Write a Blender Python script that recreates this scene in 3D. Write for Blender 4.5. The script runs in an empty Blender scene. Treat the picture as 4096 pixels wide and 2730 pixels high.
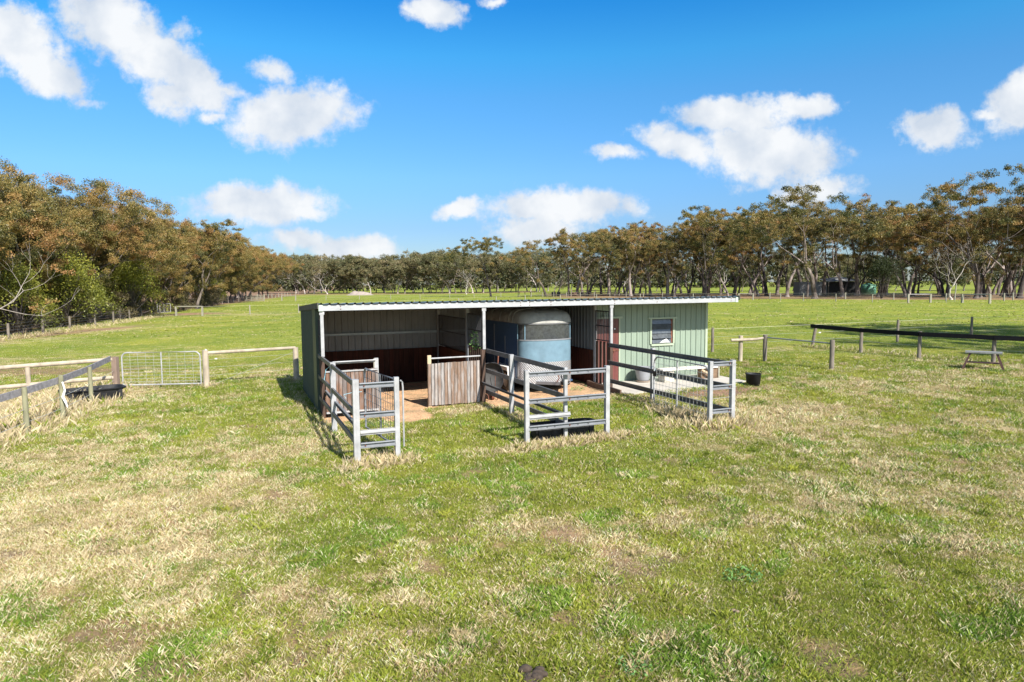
import bpy, math, random
import numpy as np
from mathutils import Matrix, Vector
R = math.radians
scene = bpy.context.scene
COL = scene.collection
rng = np.random.default_rng(7)
random.seed(7)

# ------------------------------------------------------------------ camera
cam = bpy.data.cameras.new("Camera")
cam.lens = 23.94; cam.sensor_width = 36; cam.clip_start = 0.1; cam.clip_end = 6000
camo = bpy.data.objects.new("Camera", cam); COL.objects.link(camo)
camo.matrix_world = (Matrix.Translation((0, 0, 3)) @ Matrix.Rotation(math.pi/2 - 0.0843, 4, 'X')
                     @ Matrix.Rotation(-0.0079, 4, 'Z'))
scene.camera = camo

# ------------------------------------------------------------------ sun, sky, exposure
SUN_AZ = R(146.5); SUN_EL = R(40)
sd = Vector((math.sin(SUN_AZ)*math.cos(SUN_EL), math.cos(SUN_AZ)*math.cos(SUN_EL), math.sin(SUN_EL)))
sun = bpy.data.lights.new("Sun", 'SUN'); sun.energy = 5.0; sun.angle = R(0.53); sun.color = (1, 0.955, 0.88)
suno = bpy.data.objects.new("Sun", sun); COL.objects.link(suno)
suno.rotation_euler = sd.to_track_quat('Z', 'Y').to_euler()
scene.view_settings.view_transform = 'Standard'; scene.view_settings.look = 'None'
scene.view_settings.exposure = 0.80; scene.view_settings.gamma = 1
scene.cycles.max_bounces = 6; scene.cycles.diffuse_bounces = 3; scene.cycles.transparent_max_bounces = 6
scene.cycles.caustics_reflective = False; scene.cycles.caustics_refractive = False

# clouds: direction-space ellipses (x/y, z/y, rx, rz, turn, strength)
CLOUDS = [(-0.714, 0.355, 0.072, 0.047, -20, 1), (-0.658, 0.306, 0.059, 0.03, -32, 1), (-0.568, 0.371, 0.073, 0.04, -20, 1), (-0.52, 0.338, 0.085, 0.04, -38, 1), (-0.458, 0.29, 0.068, 0.029, -28, 1), (-0.484, 0.269, 0.04, 0.022, -20, 0.8), (-0.408, 0.281, 0.033, 0.014, -15, 0.55), (-0.475, 0.359, 0.027, 0.013, 0, 0.5), (-0.612, 0.259, 0.023, 0.008, 0, 0.5), (-0.313, 0.241, 0.083, 0.038, 6, 1), (-0.336, 0.304, 0.029, 0.014, -20, 0.6), (-0.426, 0.244, 0.029, 0.01, 0, 0.55), (-0.362, 0.117, 0.091, 0.027, 0, 1), (-0.321, 0.106, 0.052, 0.014, -3, 1), (-0.231, 0.052, 0.065, 0.018, 0, 0.9), (-0.307, 0.063, 0.052, 0.014, -5, 0.7), (-0.108, 0.384, 0.039, 0.018, -12, 1), (-0.025, 0.397, 0.017, 0.007, 0, 0.6), (0.073, 0.111, 0.098, 0.025, 0, 1), (-0.075, 0.11, 0.033, 0.012, 14, 0.9), (0.041, 0.077, 0.065, 0.025, 0, 0.8), (0.323, 0.238, 0.073, 0.023, 0, 1), (0.368, 0.186, 0.098, 0.042, -6, 1), (0.249, 0.196, 0.055, 0.021, -18, 0.9), (0.155, 0.189, 0.036, 0.01, -8, 0.7), (0.422, 0.251, 0.043, 0.016, -6, 0.75), (0.438, 0.13, 0.057, 0.017, 10, 0.8), (0.614, 0.216, 0.048, 0.025, -4, 0.95), (0.582, 0.232, 0.025, 0.013, 0, 0.6), (0.725, 0.253, 0.043, 0.034, 50, 1), (0.691, 0.236, 0.022, 0.009, 0, 0.7)]

class NT:
    def __init__(s, t): s.t = t; s.n = t.nodes; s.l = t.links
    def new(s, typ, **k):
        n = s.n.new(typ)
        for a, v in k.items(): setattr(n, a, v)
        return n
    def put(s, sock, v):
        if isinstance(v, (int, float)): sock.default_value = v
        elif isinstance(v, (tuple, list)): sock.default_value = tuple(v) + ((1,) if sock.type == 'RGBA' and len(v) == 3 else ())
        else: s.l.new(v, sock)
    def math(s, op, a, b=0.0, c=None, clamp=False):
        n = s.new('ShaderNodeMath', operation=op, use_clamp=clamp); s.put(n.inputs[0], a); s.put(n.inputs[1], b)
        if c is not None: s.put(n.inputs[2], c)
        return n.outputs[0]
    def vmath(s, op, a, b=None, out=0):
        n = s.new('ShaderNodeVectorMath', operation=op); s.put(n.inputs[0], a)
        if b is not None: s.put(n.inputs[1], b)
        return n.outputs[out]
    def mix(s, f, a, b, typ='MIX'):
        n = s.new('ShaderNodeMix', data_type='RGBA', blend_type=typ); s.put(n.inputs[0], f); s.put(n.inputs[6], a); s.put(n.inputs[7], b)
        return n.outputs[2]
    def noise(s, vec, scale, detail=3, rough=0.55, dist=0.0, col=False):
        n = s.new('ShaderNodeTexNoise'); s.put(n.inputs['Vector'], vec); n.inputs['Scale'].default_value = scale
        n.inputs['Detail'].default_value = detail; n.inputs['Roughness'].default_value = rough; n.inputs['Distortion'].default_value = dist
        return n.outputs[1 if col else 0]
    def ramp(s, f, lo, hi, a=0.0, b=1.0, smooth=False):
        n = s.new('ShaderNodeMapRange'); s.put(n.inputs[0], f)
        n.inputs[1].default_value = lo; n.inputs[2].default_value = hi; n.inputs[3].default_value = a; n.inputs[4].default_value = b
        if smooth: n.interpolation_type = 'SMOOTHSTEP'
        return n.outputs[0]

world = bpy.data.worlds.new("World"); scene.world = world; world.use_nodes = True
w = NT(world.node_tree); w.n.clear()
sky = w.new('ShaderNodeTexSky', sky_type='NISHITA', sun_disc=False, sun_elevation=SUN_EL, sun_rotation=SUN_AZ)
sky.altitude = 60; sky.air_density = 1.0; sky.dust_density = 0.25; sky.ozone_density = 2.0
tc = w.new('ShaderNodeTexCoord').outputs['Generated']
sep = w.new('ShaderNodeSeparateXYZ'); w.l.new(tc, sep.inputs[0])
yy = w.math('MAXIMUM', sep.outputs[1], 0.02)
cmb = w.new('ShaderNodeCombineXYZ'); w.l.new(w.math('DIVIDE', sep.outputs[0], yy), cmb.inputs[0]); w.l.new(w.math('DIVIDE', sep.outputs[2], yy), cmb.inputs[1])
q = cmb.outputs[0]
warp = w.vmath('SUBTRACT', w.noise(q, 22, 5, 0.6, col=True), (0.5, 0.5, 0.5))
qs = w.vmath('MULTIPLY', w.vmath('ADD', q, w.vmath('MULTIPLY', warp, (0.045, 0.034, 0))), (1, 1, 0))
dens = None; under = None
for cx, cy, rx, ry, a, st in CLOUDS:
    m = w.new('ShaderNodeMapping', vector_type='TEXTURE'); w.l.new(qs, m.inputs[0])
    m.inputs['Location'].default_value = (cx, cy, 0); m.inputs['Rotation'].default_value = (0, 0, R(a)); m.inputs['Scale'].default_value = (rx, ry, 1)
    d = w.vmath('LENGTH', m.outputs[0], out=1)
    v = w.math('MULTIPLY', w.math('SUBTRACT', 1.38, d), st)
    dens = v if dens is None else w.math('MAXIMUM', dens, v)
f1 = w.noise(q, 26, 9, 0.62)
f2 = w.noise(q, 90, 6, 0.6)
dn = w.math('ADD', dens, w.math('ADD', w.math('MULTIPLY', w.math('SUBTRACT', f1, 0.5), 1.5), w.math('MULTIPLY', w.math('SUBTRACT', f2, 0.5), 0.35)))
alpha = w.ramp(dn, -0.04, 0.66, 0, 0.97, True)
# thin bright cloud fading into soft grey bases
shade = w.ramp(w.math('ADD', w.noise(q, 14, 4, 0.5), w.math('MULTIPLY', dn, -0.10)), 0.30, 0.62)
ccol = w.mix(shade, (0.98, 1.0, 1.02), (0.66, 0.74, 0.85))
# deepen the clear blue overhead a little and pale it near the horizon
tr_ = w.new('ShaderNodeValToRGB'); w.l.new(sep.outputs[2], tr_.inputs[0]); ce = tr_.color_ramp.elements
while len(ce) < 7: ce.new(0.5)
for i_, (p_, c_) in enumerate([(0.0, (0.40, 0.47, 0.60)), (0.08, (0.37, 0.51, 0.72)), (0.15, (0.40, 0.66, 0.90)), (0.256, (0.32, 0.74, 1.0)), (0.306, (0.22, 0.82, 1.1)), (0.367, (0.11, 0.70, 1.12)), (0.62, (0.45, 0.85, 1.0))]): ce[i_].position = p_; ce[i_].color = c_ + (1,)
skyc = w.mix(1.0, sky.outputs[0], w.mix(w.ramp(sep.outputs[1], 0.0, 0.35), (1, 1, 1), tr_.outputs[0]), 'MULTIPLY')
bg1 = w.new('ShaderNodeBackground'); w.l.new(skyc, bg1.inputs[0]); bg1.inputs[1].default_value = 0.1
bg2 = w.new('ShaderNodeBackground'); w.l.new(ccol, bg2.inputs[0]); bg2.inputs[1].default_value = 0.56
mx = w.new('ShaderNodeMixShader'); w.l.new(w.math('MULTIPLY', alpha, w.ramp(sep.outputs[1], 0.02, 0.2)), mx.inputs[0]); w.l.new(bg1.outputs[0], mx.inputs[1]); w.l.new(bg2.outputs[0], mx.inputs[2])
wo = w.new('ShaderNodeOutputWorld'); w.l.new(mx.outputs[0], wo.inputs[0])

# ------------------------------------------------------------------ ground height and the stable's frame
PSI = 0.38895; OX, OY = -4.330, 15.504
cP, sP = math.cos(PSI), math.sin(PSI)
def zg(x, y):
    s = np.asarray(y, float) - 15
    return 0.1788*np.tanh(np.asarray(x, float)/12) + np.where(s > 0, 0.1496*np.tanh(s/8), 0.0187*np.maximum(s, -20))
def UV(u, v): return (OX + u*cP - v*sP, OY + u*sP + v*cP)
def toUV(x, y):
    x = x-OX; y = y-OY
    return x*cP + y*sP, -x*sP + y*cP
def gz(x, y): return float(zg(x, y))

# ------------------------------------------------------------------ materials
def mat(name, base, rough=0.7, metal=0.0, var=0.0, scale=3.0, spec=0.5, dark=None, streak=None, bump=0.0, bscale=40, obj=False):
    m = bpy.data.materials.new(name); m.use_nodes = True; t = NT(m.node_tree)
    b = t.n['Principled BSDF']; b.inputs['Roughness'].default_value = rough; b.inputs['Metallic'].default_value = metal
    b.inputs['Specular IOR Level'].default_value = spec
    c = tuple(base)
    if var or dark or streak or bump:
        co = t.new('ShaderNodeTexCoord').outputs['Object' if obj else 'Object']
        if streak: co2 = t.vmath('MULTIPLY', co, streak)
        else: co2 = co
        n = t.noise(co2, scale, 5, 0.6)
        d = dark or tuple(x*(1-var) for x in c)
        l = tuple(min(1, x*(1+var*0.5)) for x in c)
        out = t.mix(t.ramp(n, 0.3, 0.7), d, l)
        t.l.new(out, b.inputs['Base Color'])
        if bump:
            bn = t.new('ShaderNodeBump'); bn.inputs['Strength'].default_value = bump; bn.inputs['Distance'].default_value = 0.01
            t.l.new(t.noise(co2, bscale, 4, 0.6), bn.inputs['Height']); t.l.new(bn.outputs[0], b.inputs['Normal'])
    else: b.inputs['Base Color'].default_value = c + (1,)
    return m

def wood_boards(name, cols, width=0.1, axis=0, rough=0.85, gap=0.006):
    """boards side by side along local axis (0 = x, 1 = y); each board its own tone, grain running up"""
    m = bpy.data.materials.new(name); m.use_nodes = True; t = NT(m.node_tree); b = t.n['Principled BSDF']
    b.inputs['Roughness'].default_value = rough; b.inputs['Specular IOR Level'].default_value = 0.2
    co = t.new('ShaderNodeTexCoord').outputs['Object']
    s = t.new('ShaderNodeSeparateXYZ'); t.l.new(co, s.inputs[0])
    x = t.math('DIVIDE', s.outputs[axis], width)
    idx = t.math('FLOOR', x); fr = t.math('FRACT', x)
    wn = t.new('ShaderNodeTexWhiteNoise', noise_dimensions='1D'); t.l.new(idx, wn.inputs['W'])
    grain = t.noise(t.vmath('ADD', t.vmath('MULTIPLY', co, (38, 38, 1.6)), t.vmath('MULTIPLY', wn.outputs[1], (60, 60, 60))), 1.0, 6, 0.7)
    patch = t.noise(t.vmath('MULTIPLY', co, (9, 9, 2.2)), 1.0, 4, 0.6)
    f = t.math('ADD', t.math('MULTIPLY', wn.outputs[0], 0.55), t.math('MULTIPLY', t.math('SUBTRACT', patch, 0.3), 0.7))
    r = t.new('ShaderNodeValToRGB'); t.l.new(f, r.inputs[0])
    el = r.color_ramp.elements
    while len(el) < len(cols): el.new(0.5)
    for i, c in enumerate(cols): el[i].position = i/(len(cols)-1)*0.9+0.05; el[i].color = c + (1,)
    g = t.mix(t.ramp(grain, 0.32, 0.68), (0.45, 0.43, 0.42), (1.15, 1.15, 1.15))
    c = t.mix(1.0, r.outputs[0], g, 'MULTIPLY')
    edge = t.math('LESS_THAN', t.math('MINIMUM', fr, t.math('SUBTRACT', 1.0, fr)), gap/width)
    c = t.mix(edge, c, (0.015, 0.012, 0.01))
    t.l.new(c, b.inputs['Base Color'])
    bn = t.new('ShaderNodeBump'); bn.inputs['Strength'].default_value = 0.5; bn.inputs['Distance'].default_value = 0.004
    t.l.new(grain, bn.inputs['Height']); t.l.new(bn.outputs[0], b.inputs['Normal'])
    return m

M = {}
M['galv'] = mat('galvanised steel', (0.26, 0.27, 0.29), 0.5, 0.25, 0.22, 6, streak=(1, 1, 0.3))
M['galv_white'] = mat('bright zinc', (0.40, 0.40, 0.405), 0.5, 0.1, 0.28, 5)
M['galv_dark'] = mat('shade toned zinc rail', (0.14, 0.14, 0.145), 0.55, 0.3, 0.35, 5)  # shade on the rails' near side is put into this darker zinc
M['fascia'] = mat('pale steel fascia', (0.40, 0.41, 0.42), 0.5, 0.1, 0.16, 4, streak=(1, 1, 3))
M['endcap'] = mat('pale green cap', (0.50, 0.60, 0.50), 0.6)
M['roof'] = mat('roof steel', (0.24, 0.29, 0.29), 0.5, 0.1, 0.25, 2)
M['barge'] = mat('weathered barge', (0.085, 0.085, 0.065), 0.7, 0, 0.4, 5)
M['sage'] = mat('sage painted sheet', (0.235, 0.295, 0.23), 0.5, 0, 0.16, 1.5, streak=(1, 1, 0.4))
M['sage_trim'] = mat('pale green trim', (0.36, 0.42, 0.31), 0.5, 0, 0.08, 4)
M['green'] = mat('green painted sheet', (0.045, 0.072, 0.055), 0.5, 0, 0.15, 1.5)
M['lining'] = mat('unpainted sheet', (0.19, 0.205, 0.215), 0.55, 0.1, 0.22, 2.2, streak=(1, 1, 0.5))
M['girt'] = mat('zinc girt', (0.30, 0.34, 0.37), 0.45, 0.3, 0.2, 5)
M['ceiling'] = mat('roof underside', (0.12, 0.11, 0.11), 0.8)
M['maroon'] = mat('maroon paint', (0.14, 0.042, 0.036), 0.45, 0, 0.15, 3)
M['darkboard'] = wood_boards('dark lining boards', [(0.035, 0.014, 0.010), (0.075, 0.026, 0.018), (0.05, 0.022, 0.016), (0.09, 0.05, 0.035)], 0.15, 0)
M['darkboard_y'] = wood_boards('dark lining boards side', [(0.055, 0.018, 0.012), (0.11, 0.036, 0.024), (0.07, 0.03, 0.02), (0.12, 0.05, 0.035)], 0.15, 1)
M['slat'] = mat('brown slat', (0.085, 0.05, 0.035), 0.85, 0, 0.4, 12, streak=(1, 1, 0.2))
M['board'] = wood_boards('weathered boards', [(0.24, 0.22, 0.21), (0.40, 0.375, 0.36), (0.27, 0.175, 0.12), (0.36, 0.31, 0.28), (0.48, 0.455, 0.44), (0.30, 0.22, 0.16)], 0.083, 0)
M['board_red'] = wood_boards('reddish weathered boards', [(0.17, 0.14, 0.13), (0.27, 0.235, 0.22), (0.22, 0.12, 0.075), (0.33, 0.30, 0.285), (0.22, 0.18, 0.16)], 0.095, 0)
M['newwood'] = mat('raw timber', (0.52, 0.40, 0.26), 0.85, 0, 0.3, 14, streak=(1, 1, 0.15))
M['greywood'] = mat('grey weathered timber', (0.30, 0.28, 0.29), 0.9, 0, 0.45, 10, streak=(0.2, 1, 1), bump=0.4, bscale=30)
M['log'] = mat('treated pine log', (0.44, 0.37, 0.28), 0.9, 0, 0.35, 5, streak=(1, 1, 0.5), bump=0.4, bscale=30)
M['logdark'] = mat('grey brown post', (0.20, 0.17, 0.14), 0.9, 0, 0.4, 7, streak=(1, 1, 0.4), bump=0.4, bscale=30)
M['postgreen'] = mat('mossy pine post', (0.27, 0.26, 0.16), 0.9, 0, 0.4, 6, streak=(1, 1, 0.5), bump=0.4, bscale=30)
M['brownpost'] = mat('brown sawn post', (0.25, 0.18, 0.14), 0.9, 0, 0.25, 8, streak=(1, 1, 0.3))
M['palepost'] = mat('pale timber post', (0.30, 0.28, 0.22), 0.9, 0, 0.25, 6)
M['rail_black'] = mat('black stained rail', (0.010, 0.010, 0.012), 0.8, 0, 0.3, 6, spec=0.2)
M['black_rub'] = mat('black rubber', (0.022, 0.023, 0.026), 0.6, 0, 0.4, 8, spec=0.3)
M['black_in'] = mat('black tub inside', (0.012, 0.012, 0.014), 0.7)
M['dark_rub'] = mat('dark worn rubber', (0.05, 0.048, 0.046), 0.75, 0, 0.35, 9)
M['bars'] = mat('dark grille bars', (0.045, 0.045, 0.05), 0.6, 0.2, 0.3, 8)
M['wire'] = mat('fence wire', (0.55, 0.55, 0.52), 0.5, 0.5)
M['dwire'] = mat('dull wire', (0.17, 0.18, 0.19), 0.6, 0.4)
M['tape'] = mat('electric tape', (0.50, 0.48, 0.33), 0.7)
M['white'] = mat('white plastic', (0.8, 0.8, 0.78), 0.6)
M['twine'] = mat('blue twine', (0.32, 0.62, 0.72), 0.8)
M['rust'] = mat('rusty iron', (0.20, 0.075, 0.045), 0.8, 0.2, 0.4, 20)
M['black'] = mat('black paint', (0.01, 0.01, 0.01), 0.6)
M['trailer'] = mat('pale blue panel', (0.15, 0.245, 0.31), 0.45, 0, 0.22, 3.5)
M['trailer_side'] = mat('blue side panel', (0.055, 0.11, 0.22), 0.4, 0, 0.1, 2)
M['fibre'] = mat('grimy fibreglass', (0.36, 0.35, 0.32), 0.7, 0, 0.35, 4)
M['glass'] = mat('dark acrylic', (0.055, 0.06, 0.065), 0.12, 0, 0.4, 12, spec=0.9)
M['dirtyglass'] = mat('louvre glass', (0.10, 0.11, 0.12), 0.15, 0, 0.35, 9, spec=0.8)
M['winpaper'] = mat('white rag behind glass', (0.6, 0.6, 0.6), 0.9)
M['concrete'] = mat('concrete', (0.50, 0.46, 0.40), 0.9, 0, 0.16, 3, bump=0.2)
M['block'] = mat('pale block', (0.52, 0.48, 0.40), 0.9, 0, 0.2, 8)
M['whitewood'] = mat('white flaking plank', (0.75, 0.70, 0.62), 0.8, 0, 0.25, 10, streak=(0.3, 1, 1))
M['pallet'] = mat('brown ply panel', (0.20, 0.13, 0.08), 0.9, 0, 0.4, 6)
M['pot'] = mat('grey glazed pot', (0.30, 0.31, 0.33), 0.3, 0, 0.12, 5)
M['terra'] = mat('clay saucer', (0.42, 0.34, 0.27), 0.9)
M['soil'] = mat('soil', (0.05, 0.035, 0.025), 1.0)
M['redpaint'] = mat('faded red timber', (0.085, 0.04, 0.035), 0.8, 0, 0.3, 9)
M['tabletop'] = mat('grey table top', (0.24, 0.24, 0.23), 0.7, 0, 0.3, 6)
M['dung'] = mat('dung', (0.07, 0.05, 0.036), 1.0, 0, 0.5, 40, bump=1.0, bscale=60)
M['clod'] = mat('dried clod', (0.26, 0.19, 0.13), 1.0, 0, 0.3, 30, bump=0.6, bscale=60)
M['sleeper'] = mat('old sleeper', (0.16, 0.10, 0.07), 0.95, 0, 0.4, 12)
M['mound'] = mat('bare sandy mound', (0.34, 0.28, 0.24), 1.0, 0, 0.3, 1.2)
M['cabin'] = mat('grey cabin wall', (0.20, 0.20, 0.20), 0.8)
M['cabin_green'] = mat('green tank', (0.10, 0.26, 0.18), 0.6)

def diamond_plate():
    m = bpy.data.materials.new('checker plate'); m.use_nodes = True; t = NT(m.node_tree); b = t.n['Principled BSDF']
    b.inputs['Metallic'].default_value = 0.65; b.inputs['Roughness'].default_value = 0.38
    uv = t.new('ShaderNodeAttribute', attribute_name='plate').outputs['Vector']
    def lat(ang, off):
        mp = t.new('ShaderNodeMapping'); t.l.new(uv, mp.inputs[0]); mp.inputs['Rotation'].default_value = (0, 0, R(ang)); mp.inputs['Location'].default_value = off
        f = t.vmath('SUBTRACT', t.vmath('FRACTION', t.vmath('MULTIPLY', mp.outputs[0], (1/0.047, 1/0.047, 0))), (0.5, 0.5, 0))
        s = t.new('ShaderNodeSeparateXYZ'); t.l.new(f, s.inputs[0])
        return t.math('ADD', t.math('ABSOLUTE', t.math('MULTIPLY', s.outputs[0], 0.62)), t.math('ABSOLUTE', t.math('MULTIPLY', s.outputs[1], 1.5)))
    d = t.math('MINIMUM', lat(45, (0, 0, 0)), 1.0)
    k = t.ramp(d, 0.30, 0.42, 1, 0)
    t.l.new(t.mix(k, (0.40, 0.39, 0.40), (0.85, 0.86, 0.88)), b.inputs['Base Color'])
    bn = t.new('ShaderNodeBump'); bn.inputs['Strength'].default_value = 0.8; bn.inputs['Distance'].default_value = 0.006
    t.l.new(k, bn.inputs['Height']); t.l.new(bn.outputs[0], b.inputs['Normal'])
    return m
M['plate'] = diamond_plate()

def leaf_mat(name, cols, trans=0.12):
    m = bpy.data.materials.new(name); m.use_nodes = True; t = NT(m.node_tree); t.n.clear()
    a = t.new('ShaderNodeAttribute', attribute_name='tint'); oi = t.new('ShaderNodeObjectInfo').outputs['Random']
    s = t.new('ShaderNodeSeparateColor'); t.l.new(a.outputs['Color'], s.inputs[0])
    f = t.math('ADD', s.outputs[0], t.math('MULTIPLY', t.math('SUBTRACT', oi, 0.5), 0.45))
    r = t.new('ShaderNodeValToRGB'); t.l.new(f, r.inputs[0]); el = r.color_ramp.elements
    while len(el) < len(cols): el.new(0.5)
    for i, c in enumerate(cols): el[i].position = i/(len(cols)-1); el[i].color = c + (1,)
    d = t.new('ShaderNodeBsdfDiffuse'); t.l.new(r.outputs[0], d.inputs[0])
    tr = t.new('ShaderNodeBsdfTranslucent'); t.l.new(r.outputs[0], tr.inputs[0])
    mx = t.new('ShaderNodeMixShader'); mx.inputs[0].default_value = trans; t.l.new(d.outputs[0], mx.inputs[1]); t.l.new(tr.outputs[0], mx.inputs[2])
    gl = t.new('ShaderNodeBsdfGlossy'); gl.inputs['Roughness'].default_value = 0.45; gl.inputs[0].default_value = (1, 1, 1, 1)
    m2 = t.new('ShaderNodeMixShader'); m2.inputs[0].default_value = 0.02; t.l.new(mx.outputs[0], m2.inputs[1]); t.l.new(gl.outputs[0], m2.inputs[2])
    o = t.new('ShaderNodeOutputMaterial'); t.l.new(m2.outputs[0], o.inputs[0])
    return m
M['gumleaf'] = leaf_mat('gum foliage', [(0.05, 0.06, 0.022), (0.12, 0.115, 0.036), (0.22, 0.175, 0.055), (0.30, 0.205, 0.066), (0.29, 0.155, 0.060)])
M['gumleaf_far'] = leaf_mat('grey green gum foliage', [(0.05, 0.06, 0.03), (0.11, 0.115, 0.05), (0.18, 0.165, 0.075), (0.24, 0.19, 0.10)])
M['wattleleaf'] = leaf_mat('wattle foliage', [(0.06, 0.075, 0.015), (0.15, 0.165, 0.028), (0.28, 0.27, 0.04), (0.40, 0.32, 0.035)])
M['scrubleaf'] = leaf_mat('dry scrub foliage', [(0.05, 0.05, 0.025), (0.10, 0.085, 0.04), (0.16, 0.12, 0.06)])
M['cypressleaf'] = leaf_mat('dark cypress foliage', [(0.015, 0.022, 0.010), (0.03, 0.042, 0.014), (0.05, 0.06, 0.02)], 0.1)
M['orangeleaf'] = leaf_mat('dead orange foliage', [(0.25, 0.10, 0.02), (0.36, 0.16, 0.03)])
M['weedleaf'] = leaf_mat('weed foliage', [(0.08, 0.18, 0.05), (0.16, 0.30, 0.08), (0.2, 0.34, 0.12)])

def bark(name, a, b_, sc):
    m = bpy.data.materials.new(name); m.use_nodes = True; t = NT(m.node_tree); b = t.n['Principled BSDF']
    b.inputs['Roughness'].default_value = 0.9; b.inputs['Specular IOR Level'].default_value = 0.2
    co = t.new('ShaderNodeTexCoord').outputs['Object']; oi = t.new('ShaderNodeObjectInfo').outputs['Random']
    n = t.noise(t.vmath('MULTIPLY', co, (sc, sc, sc*0.25)), 1, 5, 0.65)
    n = t.math('ADD', n, t.math('MULTIPLY', t.math('SUBTRACT', oi, 0.5), 0.3))
    t.l.new(t.mix(t.ramp(n, 0.33, 0.68), a, b_), b.inputs['Base Color'])
    return m
M['bark'] = bark('gum bark', (0.085, 0.065, 0.055), (0.36, 0.30, 0.27), 3)
M['bark_dark'] = bark('dark rough bark', (0.03, 0.026, 0.026), (0.14, 0.115, 0.10), 4)
M['bark_pale'] = bark('bleached bark', (0.30, 0.25, 0.22), (0.55, 0.49, 0.45), 3)

# ------------------------------------------------------------------ mesh builder
class MB:
    def __init__(s): s.v = []; s.f = []; s.extra = None
    def add(s, vs, fs):
        o = len(s.v); s.v += [tuple(map(float, p)) for p in vs]; s.f += [tuple(i+o for i in f) for f in fs]
    def box(s, a, b):
        (x0, y0, z0), (x1, y1, z1) = a, b
        s.add([(x0,y0,z0),(x1,y0,z0),(x1,y1,z0),(x0,y1,z0),(x0,y0,z1),(x1,y0,z1),(x1,y1,z1),(x0,y1,z1)],
              [(0,3,2,1),(4,5,6,7),(0,1,5,4),(1,2,6,5),(2,3,7,6),(3,0,4,7)])
    def beam(s, p0, p1, w, h, up=(0,0,1)):
        p0, p1 = Vector(p0), Vector(p1); d = (p1-p0).normalized(); u = Vector(up)
        sd_ = d.cross(u).normalized(); u = sd_.cross(d).normalized()
        vs = []
        for p in (p0, p1):
            for a, b in ((-1,-1),(1,-1),(1,1),(-1,1)): vs.append(p + sd_*a*w/2 + u*b*h/2)
        s.add(vs, [(3,2,1,0),(4,5,6,7),(0,1,5,4),(1,2,6,5),(2,3,7,6),(3,0,4,7)])
    def profile(s, p0, p1, pts, up=(0,0,1), closed=False, t=0.003):
        """thin open section (list of (side, up)) swept p0->p1, given a real thickness t"""
        p0, p1 = Vector(p0), Vector(p1); d = (p1-p0).normalized(); u = Vector(up); sd_ = d.cross(u).normalized(); u = sd_.cross(d).normalized()
        P = [Vector((a, b)) for a, b in pts]; off = []
        for i in range(len(P)):
            a = P[max(i-1, 0)]; b = P[min(i+1, len(P)-1)]; e = (b-a).normalized(); off.append(P[i] + Vector((-e.y, e.x))*t)
        ring = P + off[::-1]; n = len(ring); vs = []
        for p in (p0, p1): vs += [p + sd_*r.x + u*r.y for r in ring]
        s.add(vs, [(i, (i+1) % n, n+(i+1) % n, n+i) for i in range(n)] + [(i, n-1-i, n-2-i, i+1) for i in range(len(P)-1)] + [(n+i, n+i+1, 2*n-2-i, 2*n-1-i) for i in range(len(P)-1)])
    def tube(s, pts, r, n=8, cap=True):
        pts = [Vector(p) for p in pts]; rs = r if isinstance(r, (list, tuple)) else [r]*len(pts)
        vs = []; ref = None
        for i, p in enumerate(pts):
            d = (pts[min(i+1, len(pts)-1)] - pts[max(i-1, 0)]).normalized()
            if ref is None: ref = Vector((1,0,0)) if abs(d.x) < 0.8 else Vector((0,1,0))
            a = d.cross(ref).normalized(); b = d.cross(a); ref = b.cross(d).normalized() if False else ref
            for k in range(n):
                t = 2*math.pi*k/n; vs.append(p + (a*math.cos(t) + b*math.sin(t))*rs[i])
        fs = [(i*n+k, i*n+(k+1) % n, (i+1)*n+(k+1) % n, (i+1)*n+k) for i in range(len(pts)-1) for k in range(n)]
        if cap: fs += [tuple(range(n)), tuple(range(len(vs)-1, len(vs)-n-1, -1))]
        s.add(vs, fs)
    def lathe(s, prof, n=24, c=(0,0,0), sx=1, sy=1):
        vs = [(c[0]+r*sx*math.cos(2*math.pi*k/n), c[1]+r*sy*math.sin(2*math.pi*k/n), c[2]+z) for r, z in prof for k in range(n)]
        s.add(vs, [(i*n+k, i*n+(k+1) % n, (i+1)*n+(k+1) % n, (i+1)*n+k) for i in range(len(prof)-1) for k in range(n)])
    def corr(s, o, run, up, width, height, nrm, pitch=0.19, depth=0.028, rib=0.045, top=0.02, phase=0.03, side2=None):
        """ribbed steel sheet: run = direction across the ribs, up = along them; height may be a function of run distance"""
        o, run, up, nrm = Vector(o), Vector(run), Vector(up), Vector(nrm); pts = [(0, 0)]; x = phase
        while x + rib < width:
            pts += [(x, 0), (x+(rib-top)/2, depth), (x+(rib+top)/2, depth), (x+rib, 0)]
            pts += [(x+pitch*0.5, 0), (x+pitch*0.5+0.006, 0.004), (x+pitch*0.5+0.012, 0)] if x+pitch*0.5+0.02 < width else []
            x += pitch
        pts.append((width, 0)); hf = height if callable(height) else (lambda q: (0, height))
        vs = []
        for a, b in pts:
            lo, hi = hf(a); vs += [o+run*a+nrm*b+up*lo, o+run*a+nrm*b+up*hi]
        s.add(vs, [(2*i, 2*i+2, 2*i+3, 2*i+1) for i in range(len(pts)-1)])
    def mesh(s, name, m, smooth=False):
        me = bpy.data.meshes.new(name); me.from_pydata(s.v, [], s.f); me.validate(); me.materials.append(m)
        if smooth: me.polygons.foreach_set('use_smooth', [True]*len(me.polygons))
        me.update(); return me
    def build(s, name, m, parent=None, smooth=False, label=None):
        o = bpy.data.objects.new(name, s.mesh(name, m, smooth)); COL.objects.link(o)
        if parent is not None: o.parent = parent
        if label: o['label'] = label
        return o

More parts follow.
